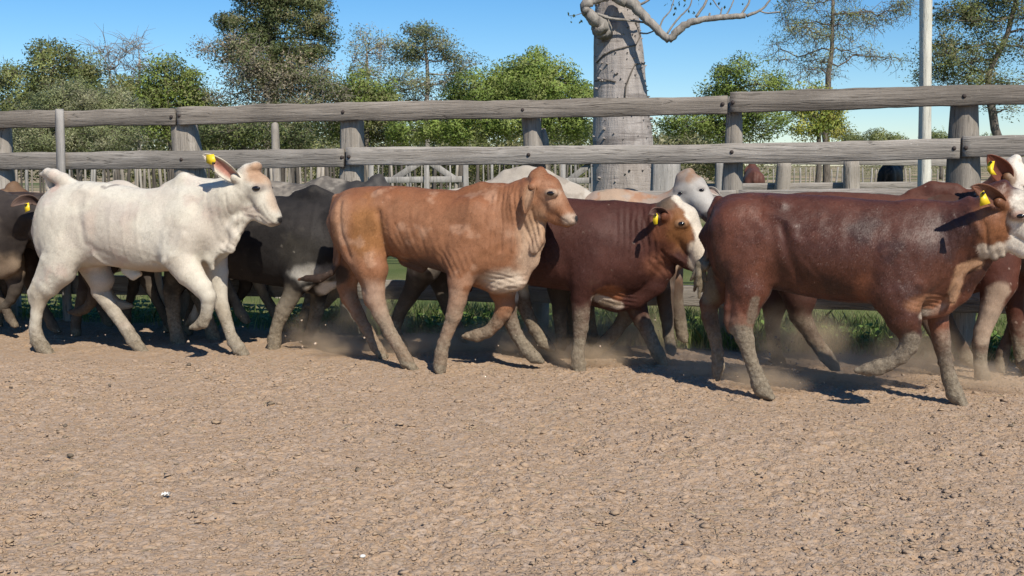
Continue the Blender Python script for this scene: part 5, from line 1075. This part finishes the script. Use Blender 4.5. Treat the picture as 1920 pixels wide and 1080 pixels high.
c.chain([(1385, 430, -.12, 52), (1405, 490, -.14, 54), (1405, 545, -.145, 37), (1397, 582, -.145, 26), (1390, 604, -.145, 25), (1396, 634, -.145, 19), (1404, 664, -.145, 14), (1415, 694, -.145, 14), (1423, 718, -.145, 16.5), (1430, 732, -.145, 15), (1440, 740, -.145, 11)], .05)
c.chain([(1380, 460, .12, 50), (1352, 535, .13, 30), (1330, 568, .13, 20), (1330, 592, .13, 16), (1340, 630, .13, 12.5), (1345, 662, .13, 12.5), (1346, 688, .13, 13.5), (1345, 702, .13, 11)], .045)
c.chain([(1700, 490, -.14, 62), (1682, 552, -.175, 47), (1694, 598, -.18, 32), (1707, 630, -.18, 23), (1704, 648, -.18, 19), (1690, 667, -.18, 15.5), (1668, 682, -.18, 14.5), (1645, 689, -.18, 16), (1628, 692, -.18, 13), (1612, 694, -.18, 8)], .05)
c.chain([(1755, 490, .11, 48), (1757, 560, .12, 26), (1760, 605, .12, 20), (1765, 638, .12, 17.5), (1772, 678, .12, 13.5), (1781, 712, .12, 14.5), (1790, 738, .12, 16.5), (1801, 755, .12, 13)], .045)
c.chain([(1347, 376, 0, 9), (1334, 398, -.03, 7), (1328, 435, -.05, 6), (1327, 475, -.05, 5), (1321, 487, -.05, 6), (1312, 496, -.05, 8), (1309, 506, -.05, 8)], .010, 'x')
for ex, ey, vv in [(1296, 524, -.06), (1302, 545, -.04), (1311, 558, -.07), (1318, 546, -.05), (1325, 528, -.04), (1307, 534, -.09)]: c.chain([(1311, 498, -.05, 6), ((1311 + ex) / 2 + 1, (498 + ey) / 2, vv, 5), (ex, ey, vv, 2.6)], .006, 'x')
c.chain([(1316, 494, -.06, 6), (1322, 500, -.06, 7), (1328, 494, -.06, 4)], .01, 'x')
c.chain([(1378, 530, -.145, 18), (1368, 575, -.145, 10), (1366, 598, -.145, 9), (1372, 616, -.145, 10)], .02, 'x')
RB = (.066, .022, .0125)
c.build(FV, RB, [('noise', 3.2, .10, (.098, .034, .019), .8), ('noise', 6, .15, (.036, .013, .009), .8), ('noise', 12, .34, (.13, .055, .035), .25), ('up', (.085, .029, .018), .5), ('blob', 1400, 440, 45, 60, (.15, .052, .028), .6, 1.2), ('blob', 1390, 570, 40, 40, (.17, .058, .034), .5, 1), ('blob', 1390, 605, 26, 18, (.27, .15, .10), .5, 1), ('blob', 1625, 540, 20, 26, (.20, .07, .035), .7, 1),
    ('blob', 1738, 568, 36, 15, (.26, .12, .06), .8, .8), ('line', [(1730, 590), (1752, 588), (1768, 578)], 6, (.40, .33, .26), .8, .8, .6), ('line', [(1835, 495), (1803, 506), (1795, 532), (1783, 568)], 10, (.40, .23, .13), .85, .6), ('blob', 1765, 610, 22, 50, (.26, .10, .055), .6, 1), ('blob', 1868, 412, 34, 52, (.21, .085, .036), .9, .7), ('blob', 1962, 405, 60, 90, (.60, .53, .44), .97, .25, .25), ('blob', 1930, 470, 42, 22, (.58, .51, .42), .95, .4, .3), ('blob', 1912, 404, 13, 10, (.30, .15, .10), .75, .7, .1), ('blob', 1964, 470, 16, 16, (.42, .27, .22), .9),
    ('line', [(1842, 466), (1846, 478)], 9, (.50, .42, .33), .85, .7), ('line', [(1860, 468), (1864, 480)], 8, (.50, .42, .33), .85, .7), ('line', [(1874, 462), (1880, 474)], 8, (.50, .42, .33), .85, .7), ('blob', 1838, 356, 14, 12, (.10, .035, .022), .7), ('line', [(1308, 497), (1310, 530), (1318, 560)], 19, (.115, .090, .055), .95, .6), ('mud', [(1306, 496), (1308, 520), (1318, 560)], 15, .35), ('mud', [(1392, 625), (1430, 735)], 22, 1), ('mud', [(1420, 560), (1410, 600)], 8, .7), ('mud', [(1710, 640), (1680, 675), (1610, 695)], 20, .9), ('specks', 44, .90, (.26, .19, .15), .5)],
    [([(1470, 420), (1480, 470), (1500, 520)], -.016, .030), ([(1480, 430), (1500, 450)], .014, .025), ([(1440, 400), (1470, 410), (1490, 425)], .016, .030), ([(1450, 530), (1480, 525), (1500, 545)], .014, .02), ([(1400, 400), (1425, 470), (1420, 520)], -.012, .05), ([(1355, 400), (1372, 470), (1375, 530)], .010, .03), ([(1640, 470), (1632, 530), (1640, 560)], -.010, .035), ([(1690, 440), (1660, 500), (1650, 540)], .014, .05), ([(1785, 400), (1800, 440), (1790, 500)], .010, .016), ([(1805, 400), (1822, 440), (1815, 490)], -.010, .014), ([(1825, 405), (1838, 440)], .008, .012), ([(1770, 410), (1776, 460)], -.008, .018), ([(1848, 420), (1853, 470)], -.010, .010), ([(1715, 560), (1750, 545), (1785, 520)], -.010, .016), ([(1740, 450), (1735, 520)], -.010, .03), ([(1440, 372), (1466, 382)], .026, .034), ([(1450, 420), (1456, 470), (1462, 520)], -.014, .04), ([(1655, 395), (1640, 450), (1632, 520)], -.007, .045), ([(1385, 560), (1400, 590)], -.014, .026), ([(1540, 400), (1530, 480)], .006, .03), ([(1580, 400), (1572, 500)], .006, .03), ([(1895, 440), (1920, 452), (1940, 470)], -.007, .010)],
    COAT_GLOSS, [(1912, 404, .021, (-1, 1))], [([(1838, 362), (1845, 357), (1857, 381), (1837, 387)], HB - .33, (1844, 362))], .24, .12, .0055,
    wr=[(1800, 440, 50, 65, 5, 14, .005), (1600, 470, 120, 70, 5, 26, .0016), (1500, 510, 50, 40, 40, 16, .004), (1400, 470, 40, 60, 0, 20, .0035), (1735, 565, 40, 22, 75, 9, .005), (1690, 520, 50, 50, 20, 18, .003)], hair=110000)

# ---- C: slate grey-black zebu behind -----------------------------------------------------------------
c = Cow('black_zebu', 'slate black humped beast with a white belly patch between white calf and tan steer', 'cattle', 560, 8.78, -16)
c.loft([(300, 402, 450, .06), (315, 376, 490, .18), (360, 367, 510, .24), (420, 366, 520, .26), (480, 367, 530, .28), (530, 368, 538, .28), (580, 374, 542, .26), (620, 388, 535, .2), (650, 415, 505, .1)])
c.chain([(560, 368, 0, 9, .7), (588, 364, 0, 17, .7), (618, 372, 0, 11, .7)], .06, 'x')
c.chain([(600, 440, 0, 58), (640, 425, 0, 50), (675, 410, 0, 38)], .07, 'neck')
c.chain([(690, 405, 0, 26), (715, 430, 0, 22), (738, 458, 0, 14)], .03, 'x')
c.chain([(570, 520, 0, 28, .8), (600, 532, 0, 22, .6), (622, 528, 0, 14, .6)], .05, 'x')
c.chain([(575, 470, -.14, 48), (560, 520, -.17, 30), (547, 553, -.17, 18), (532, 580, -.17, 16.5), (520, 610, -.17, 12), (515, 636, -.17, 13.5), (513, 655, -.17, 14)], .05)
c.chain([(600, 490, .12, 36), (598, 550, .12, 18), (594, 582, .12, 14), (584, 618, .12, 11), (577, 636, .12, 11.5)], .045)
c.chain([(335, 430, -.12, 44), (340, 495, -.14, 34), (322, 545, -.14, 18), (326, 600, -.14, 12), (333, 635, -.14, 14), (340, 648, -.14, 12)], .05)
c.chain([(345, 430, .12, 44), (360, 500, .13, 30), (372, 550, .13, 17), (390, 600, .13, 12), (400, 630, .13, 13), (408, 642, .13, 11)], .05)
c.build(.012, (.019, .017, .0165), [('noise', 4, .1, (.032, .028, .026), .8), ('noise', 9, .32, (.06, .052, .042), .4), ('blob', 590, 512, 34, 16, (.42, .39, .34), .75, .8, .6), ('blob', 606, 545, 26, 14, (.60, .53, .44), .95, .5), ('line', [(548, 555), (515, 650)], 22, (.19, .16, .12), .8), ('blob', 575, 470, 40, 30, (.04, .035, .028), .6, 1), ('specks', 38, .82, (.30, .27, .22), .7)],
    [([(585, 380), (590, 440), (580, 500)], .009, .02), ([(560, 400), (545, 470)], -.010, .03), ([(600, 400), (612, 460)], -.008, .02), ([(585, 535), (620, 530)], -.010, .012)], COAT_DARK, (), (), .30, .12, .005, hair=40000)

# ---- K: red steer at the fence, right ----------------------------------------------------------------
c = Cow('red_steer', 'dark red humped steer with a tagged upright ear, behind the nearest steer', 'steer', 1750, 7.62, -15)
c.loft([(1440, 392, 450, .06), (1455, 370, 490, .2), (1500, 360, 515, .24), (1560, 359, 528, .26), (1620, 362, 536, .27), (1680, 366, 545, .28), (1740, 368, 552, .28), (1800, 375, 558, .26), (1850, 390, 545, .2), (1890, 425, 515, .1)])
c.chain([(1715, 366, 0, 10, .7), (1748, 357, 0, 17, .7), (1790, 358, 0, 14, .7)], .06, 'x')
c.chain([(1830, 425, 0, 66), (1865, 395, 0, 55), (1890, 360, -.02, 42)], .07, 'neck')
HB = -.04
c.chain([(1897, 328, HB, 28, 1.1), (1918, 346, HB, 35, .9), (1946, 382, HB, 26, .95), (1972, 412, HB, 18, 1.1)], .03, 'x')
c.chain([(1890, 360, HB, 32, .75), (1920, 395, HB, 22, .8), (1955, 418, HB, 13, 1)], .03, 'x')
c.chain([(1905, 299, HB, 10, 1.5), (1896, 308, HB, 12, 1.5)], .025, 'x')
c.chain([(1893, 340, HB - .09, 10, .9), (1888, 332, HB - .13, 9, .8)], .02, 'x'); c.ear([(1890, 338, HB - .11), (1878, 322, HB - .15), (1866, 307, HB - .19), (1852, 290, HB - .22)], 21, -1, .7, (.16, .055, .035), (.15, .05, .03))
c.chain([(1865, 470, -.14, 52), (1872, 530, -.17, 34), (1858, 578, -.17, 21), (1843, 618, -.17, 17.5), (1838, 645, -.17, 16), (1838, 680, -.17, 13), (1842, 704, -.17, 15), (1846, 718, -.17, 13)], .05)
c.chain([(1890, 480, .11, 44), (1900, 550, .12, 22), (1905, 600, .12, 17), (1912, 650, .12, 13), (1918, 680, .12, 14), (1926, 696, .12, 12)], .045)
c.chain([(1490, 440, -.12, 52), (1490, 510, -.14, 46), (1500, 560, -.14, 30), (1500, 590, -.14, 22), (1525, 635, -.14, 15), (1550, 668, -.14, 15), (1562, 684, -.14, 13)], .05)
c.chain([(1490, 440, .12, 50), (1470, 520, .13, 34), (1452, 575, .13, 22), (1448, 610, .13, 16), (1452, 655, .13, 13), (1460, 680, .13, 14)], .05)
c.build(.0125, (.075, .024, .015), [('noise', 4, .15, (.10, .035, .022), .8), ('noise', 10, .3, (.06, .02, .014), .5), ('up', (.11, .048, .032), .4), ('blob', 1910, 320, 20, 32, (.66, .59, .50), .95, .4), ('blob', 1945, 375, 45, 48, (.66, .59, .50), .95, .4), ('blob', 1893, 330, 12, 24, (.17, .09, .045), .8), ('blob', 1866, 308, 22, 18, (.15, .045, .026), .8), ('line', [(1868, 545), (1848, 600), (1842, 625)], 18, (.40, .29, .21), .9, .5), ('blob', 1490, 590, 70, 90, (.045, .020, .015), .85, .8), ('specks', 40, .82, (.40, .30, .24), .7)],  # dark brown patch on the hind legs is shade painted into the coat
    [([(1790, 365), (1800, 400)], .008, .012), ([(1805, 362), (1815, 400)], -.008, .012), ([(1820, 360), (1830, 395)], .008, .012), ([(1778, 368), (1786, 410)], -.007, .012)], COAT, [(1922, 350, .02, (-1, 1))], [([(1852, 308), (1856, 302), (1866, 302), (1862, 318), (1868, 328), (1856, 327), (1851, 320)], HB - .245, (1858, 304))], .20, .12, .005, legmud=.6, hair=40000)

# ---- back row, built from one stance -----------------------------------------------------------------
def back_cow(name, label, cat, hx, hy, Z, deg, base, ops=(), flip=False, yaw=0, pitch=0, hump=1.0, mat=None, ears=True, tagp=(), eyes=((1035, 362, .02, (-1, 1)),), h=BV, mud=.26, ear=None):
    top = HC - (hy - HOR) * Z / F; sc = top / (700 - 343)
    c = Cow(name, label, cat, hx, Z, deg, sc, flip=flip)
    c.set_xf((935, 420, 0), yaw, pitch)
    tan_body(c, hump=hump); tan_neck(c, True); tan_head(c, 0.0, True, ears)
    c.chain([(1000, 420, 0, 26, .4), (1002, 450, 0, 20, .32), (990, 485, 0, 22, .34)], .03, 'x', True)
    c.chain([(900, 505, 0, 34, .8), (935, 520, 0, 33, .7), (960, 515, 0, 26, .6)], .05, 'x')
    for L in (TAN_NH, TAN_NF, TAN_FF, TAN_FH): c.chain(L, .05)
    c.chain([(632, 372, 0, 9), (622, 400, 0, 6.5), (622, 440, 0, 6), (624, 500, 0, 6), (624, 530, 0, 11), (624, 560, 0, 5)], .012, 'x')
    if ear: c.ear(*ear)
    c.build(h, base, ops, (), mat or (COAT_DARK if base[0] < .07 else COAT), eyes, tagp, mud * .4, .12, .006, legmud=.30)
    return c
DK = [('noise', 4, .1, (.05, .04, .034), .8), ('noise', 9, .3, (.09, .07, .055), .5)]
back_cow('black_zebu', 'black-brown beast at the left edge with a tagged ear against the white calf rump', 'cattle', -22, 353, 9.05, -13, (.034, .027, .024), DK + [('blob', 940, 520, 60, 30, (.26, .19, .13), .8, .7)], pitch=-26, ears=False, hump=.5,
         ear=([(74, 382, -.16), (62, 374, -.20), (45, 374, -.25), (30, 380, -.28), (20, 388, -.29)], 12, -1, .9, (.05, .03, .025), (.15, .10, .08)), tagp=[([(44, 382), (52, 380), (57, 394), (49, 398)], -.36, (48, 384))])
back_cow('brown_zebu', 'brown beast whose poll and ears show above the dark one at the left edge', 'cattle', -38, 358, 9.85, -13, (.10, .052, .032), [('blob', 1010, 340, 40, 40, (.15, .09, .05), .7)], flip=True, pitch=-3, hump=.5, mud=.45)
back_cow('pale_zebu', 'pale zebu hidden behind the white calf, only its hump tip showing above', 'cattle', 234, 347, 9.50, 166, (.50, .45, .38), [('noise', 4, .2, (.42, .36, .3), .6)], pitch=-62, mat=COAT_W, hump=.9, mud=.55)
back_cow('grey_zebu', 'mud-caked mottled grey beast behind the slate black one', 'cattle', 612, 333, 9.30, -15, (.12, .105, .090), [('noise', 7, .05, (.22, .19, .155), .8), ('noise', 12, .3, (.34, .30, .25), .6), ('noise', 10, .3, (.05, .045, .042), .7), ('blob', 1020, 350, 60, 60, (.03, .028, .028), .9), ('blob', 1010, 326, 18, 12, (.62, .58, .52), .95, .5)], pitch=-14, hump=1.1, flip=True, mud=.5)

back_cow('dark_zebu', 'dark brown beast packed behind the white calf, seen below its belly', 'cattle', 165, 356, 9.10, -15, (.040, .026, .020), DK, flip=True, pitch=-48, hump=.4, mud=.2)
back_cow('dark_zebu', 'blackish beast packed against the fence behind the white calf forelegs', 'cattle', 420, 366, 9.55, -14, (.030, .024, .022), DK, pitch=-48, hump=.4, mud=.2)
back_cow('dark_zebu', 'dark beast whose lower body closes the gap at the left edge', 'cattle', -160, 366, 9.45, -13, (.045, .024, .018), DK, flip=True, pitch=-30, hump=.4, mud=.2)
back_cow('dark_zebu', 'dark beast hard against the fence behind the white calf flank', 'cattle', 300, 366, 9.80, -14, (.040, .026, .020), DK, pitch=-48, hump=.4, mud=.2)
back_cow('dark_zebu', 'dark beast hard against the fence near the left edge', 'cattle', 60, 368, 9.95, -14, (.032, .024, .020), DK, pitch=-48, hump=.4, mud=.2)
back_cow('dark_red_steer', 'dark red beast in shade behind the nearest steer at the right edge', 'cattle', 1985, 352, 7.45, -14, (.060, .026, .018), DK, flip=True, hump=.5, mud=.3)

# cream beast behind the tan steer: long mound of a back
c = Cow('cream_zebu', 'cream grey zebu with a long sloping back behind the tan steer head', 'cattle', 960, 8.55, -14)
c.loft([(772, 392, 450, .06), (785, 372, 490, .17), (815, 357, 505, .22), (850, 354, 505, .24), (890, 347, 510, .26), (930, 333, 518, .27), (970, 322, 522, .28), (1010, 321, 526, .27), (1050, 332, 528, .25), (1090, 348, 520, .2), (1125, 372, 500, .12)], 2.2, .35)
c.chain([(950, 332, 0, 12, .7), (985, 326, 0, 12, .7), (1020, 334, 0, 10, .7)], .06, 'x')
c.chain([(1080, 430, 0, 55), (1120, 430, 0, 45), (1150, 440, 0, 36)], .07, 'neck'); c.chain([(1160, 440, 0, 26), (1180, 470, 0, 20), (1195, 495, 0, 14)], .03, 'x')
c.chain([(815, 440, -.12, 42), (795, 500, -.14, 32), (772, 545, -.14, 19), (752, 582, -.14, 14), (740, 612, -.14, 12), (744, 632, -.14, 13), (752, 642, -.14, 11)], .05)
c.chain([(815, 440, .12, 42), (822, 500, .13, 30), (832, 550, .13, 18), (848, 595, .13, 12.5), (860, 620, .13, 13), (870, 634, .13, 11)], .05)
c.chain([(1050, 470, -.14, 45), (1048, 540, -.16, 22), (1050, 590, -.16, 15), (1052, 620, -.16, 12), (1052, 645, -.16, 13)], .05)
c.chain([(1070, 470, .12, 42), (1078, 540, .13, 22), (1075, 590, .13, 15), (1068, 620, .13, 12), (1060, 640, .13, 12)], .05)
c.build(.014, (.40, .355, .295), [('noise', 5, .05, (.34, .29, .235), .7), ('noise', 15, .2, (.24, .20, .16), .75), ('noise', 9, .35, (.48, .44, .38), .5), ('blob', 950, 605, 330, 125, (.040, .031, .026), .96, .5)], (), COAT_W, (), (), .20, .15, .008, legmud=.45)  # last blob paints shade over belly and legs, not a coat pattern

# tan beast with a grey-white head turned to the camera
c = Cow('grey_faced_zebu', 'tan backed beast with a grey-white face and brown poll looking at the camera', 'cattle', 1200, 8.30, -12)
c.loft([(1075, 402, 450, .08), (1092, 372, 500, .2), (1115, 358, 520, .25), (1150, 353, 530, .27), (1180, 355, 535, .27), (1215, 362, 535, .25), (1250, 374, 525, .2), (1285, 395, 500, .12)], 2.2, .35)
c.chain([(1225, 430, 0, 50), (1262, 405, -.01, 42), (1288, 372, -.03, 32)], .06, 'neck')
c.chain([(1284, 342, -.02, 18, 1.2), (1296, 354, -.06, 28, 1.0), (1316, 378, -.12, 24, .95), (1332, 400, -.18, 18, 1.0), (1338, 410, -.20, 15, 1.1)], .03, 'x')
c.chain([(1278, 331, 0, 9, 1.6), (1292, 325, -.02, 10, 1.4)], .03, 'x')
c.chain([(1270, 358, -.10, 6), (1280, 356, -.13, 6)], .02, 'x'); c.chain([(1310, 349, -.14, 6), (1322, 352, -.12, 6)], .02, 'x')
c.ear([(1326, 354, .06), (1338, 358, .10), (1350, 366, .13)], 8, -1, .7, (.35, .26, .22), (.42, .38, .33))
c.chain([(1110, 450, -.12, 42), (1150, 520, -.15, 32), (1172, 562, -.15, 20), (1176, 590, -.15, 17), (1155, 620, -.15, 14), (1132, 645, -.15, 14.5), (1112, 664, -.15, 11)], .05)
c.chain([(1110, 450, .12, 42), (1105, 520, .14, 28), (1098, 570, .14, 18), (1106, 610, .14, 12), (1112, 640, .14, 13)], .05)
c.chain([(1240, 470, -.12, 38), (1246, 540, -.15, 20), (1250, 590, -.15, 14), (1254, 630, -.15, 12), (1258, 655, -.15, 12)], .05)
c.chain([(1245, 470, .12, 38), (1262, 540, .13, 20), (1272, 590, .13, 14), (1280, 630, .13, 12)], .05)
c.build(.0125, (.32, .175, .105), [('noise', 6, .08, (.38, .28, .20), .8), ('noise', 11, .25, (.22, .18, .13), .6), ('blob', 1306, 372, 44, 50, (.40, .375, .34), .95, .5, .15), ('blob', 1288, 330, 22, 14, (.24, .14, .085), .9, .5), ('noise', 12, .1, (.30, .27, .24), .5), ('blob', 1315, 355, 8, 5, (.16, .14, .13), .7, .5, .1), ('blob', 1281, 361, 7, 4, (.18, .16, .15), .6, .5, .1), ('blob', 1330, 406, 14, 10, (.06, .05, .05), .9), ('blob', 1185, 600, 190, 105, (.060, .040, .030), .92, .6)],  # wide dark blob stands in for shade on the lower body and legs
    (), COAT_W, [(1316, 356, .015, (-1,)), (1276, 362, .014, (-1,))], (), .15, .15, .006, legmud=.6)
back_cow('black_cow', 'black cow standing far off beyond the yard fence left of the white pole', 'cow', 1672, 303, 30, 60, (.012, .012, .014), h=.03, hump=.6)
back_cow('red_cow', 'red cow standing far off between the yard fence posts', 'cow', 1408, 314, 24, 80, (.10, .040, .028), h=.025, hump=.6)
# ================================================================ KICKED-UP DUST
def mat_dust(den):
    m = bpy.data.materials.new('floating_dust'); m.use_nodes = True; t = m.node_tree; t.nodes.clear()
    pv = t.nodes.new('ShaderNodeVolumePrincipled'); out = t.nodes.new('ShaderNodeOutputMaterial')
    pv.inputs['Color'].default_value = (0.82, 0.66, 0.48, 1); pv.inputs['Anisotropy'].default_value = 0.1
    tc = t.nodes.new('ShaderNodeTexCoord'); ln = t.nodes.new('ShaderNodeVectorMath'); ln.operation = 'LENGTH'; t.links.new(tc.outputs['Object'], ln.inputs[0])
    mr = t.nodes.new('ShaderNodeMapRange'); mr.interpolation_type = 'SMOOTHSTEP'; mr.inputs['From Min'].default_value = 1.0; mr.inputs['From Max'].default_value = 0.0; mr.inputs['To Max'].default_value = den; t.links.new(ln.outputs['Value'], mr.inputs['Value'])
    nz = t.nodes.new('ShaderNodeTexNoise'); nz.inputs['Scale'].default_value = 2.2; nz.inputs['Detail'].default_value = 2; t.links.new(tc.outputs['Object'], nz.inputs['Vector'])
    n2 = t.nodes.new('ShaderNodeMapRange'); n2.inputs['From Min'].default_value = .35; n2.inputs['From Max'].default_value = .65; t.links.new(nz.outputs['Fac'], n2.inputs['Value'])
    mu = t.nodes.new('ShaderNodeMath'); mu.operation = 'MULTIPLY'; t.links.new(mr.outputs[0], mu.inputs[0]); t.links.new(n2.outputs[0], mu.inputs[1]); t.links.new(mu.outputs[0], pv.inputs['Density'])
    t.links.new(pv.outputs[0], out.inputs['Volume']); return m
DUSTS = [mat_dust(d) for d in (4.0, 7.0, 10.0)]
th = np.linspace(0, np.pi, 13); mb = MB(); mb.tube(np.stack([0 * th, 0 * th, -np.cos(th)], -1), np.sin(th) + 1e-3, 22, False); dust_me = None
puffs = [(600, 655, .34, .16, 1), (690, 640, .40, .26, 1), (640, 668, .30, .10, 2), (880, 660, .45, .14, 1), (1000, 668, .36, .16, 2), (1050, 650, .34, .24, 1), (1105, 690, .30, .12, 2), (1170, 660, .42, .26, 1), (1240, 685, .34, .13, 1),
         (1330, 705, .30, .12, 1), (1430, 730, .30, .10, 2), (1500, 690, .40, .28, 1), (1570, 715, .36, .14, 1), (1680, 720, .40, .18, 0), (1740, 700, .32, .22, 1), (1850, 735, .32, .14, 1), (770, 668, .34, .12, 1)]
for i, (x, y, rx, rz, k) in enumerate(puffs):
    p = ground_at(x, y)
    if dust_me is None: o = mb.build('dust_cloud', DUSTS[k], None, True); dust_me = o.data
    else: o = link(bpy.data.objects.new('dust_cloud', dust_me.copy())); o.data.materials[0] = DUSTS[k]
    o.location = (p[0], p[1] + .05, rz * .55); o.scale = (rx * 1.35, rx * .8, rz * 1.5); o.rotation_euler = (0, rng.uniform(-.2, .2), rng.uniform(-.4, .4))
    tag(o, 'thin tan dust hanging round the hooves', kind='stuff')
n = 190; xs = rng.uniform(0, 1900, n); xs[:60] = rng.normal(1465, 22, 60); V = []; 
P = []
for q in range(n):
    g0 = ground_at(xs[q], 640 + 85 * xs[q] / 1900 + rng.uniform(-10, 25)); P.append([g0[0], g0[1], abs(rng.normal(0, .16)) + .02 if q >= 60 else rng.uniform(.02, .42)])
P = np.array(P); sz = np.clip(np.exp(rng.normal(math.log(.0042), .5, n)), .002, .012)
V = (ICO[None] * (1 + .3 * rng.standard_normal((n, 12, 1)).clip(-1.5, 1.5)) * sz[:, None, None] + P[:, None, :]).reshape(-1, 3)
cc = np.repeat(np.concatenate([np.array([[.42, .33, .25]]) * rng.uniform(.7, 1.4, (n, 1)), np.ones((n, 1))], 1), 12, 0)
tag(mesh_np('flying_dirt', V, (ICOT[None] + (np.arange(n) * 12)[:, None, None]).reshape(-1, 3), M_CLOD, col=cc), 'crumbs of dirt flung into the air by the hooves', kind='stuff')
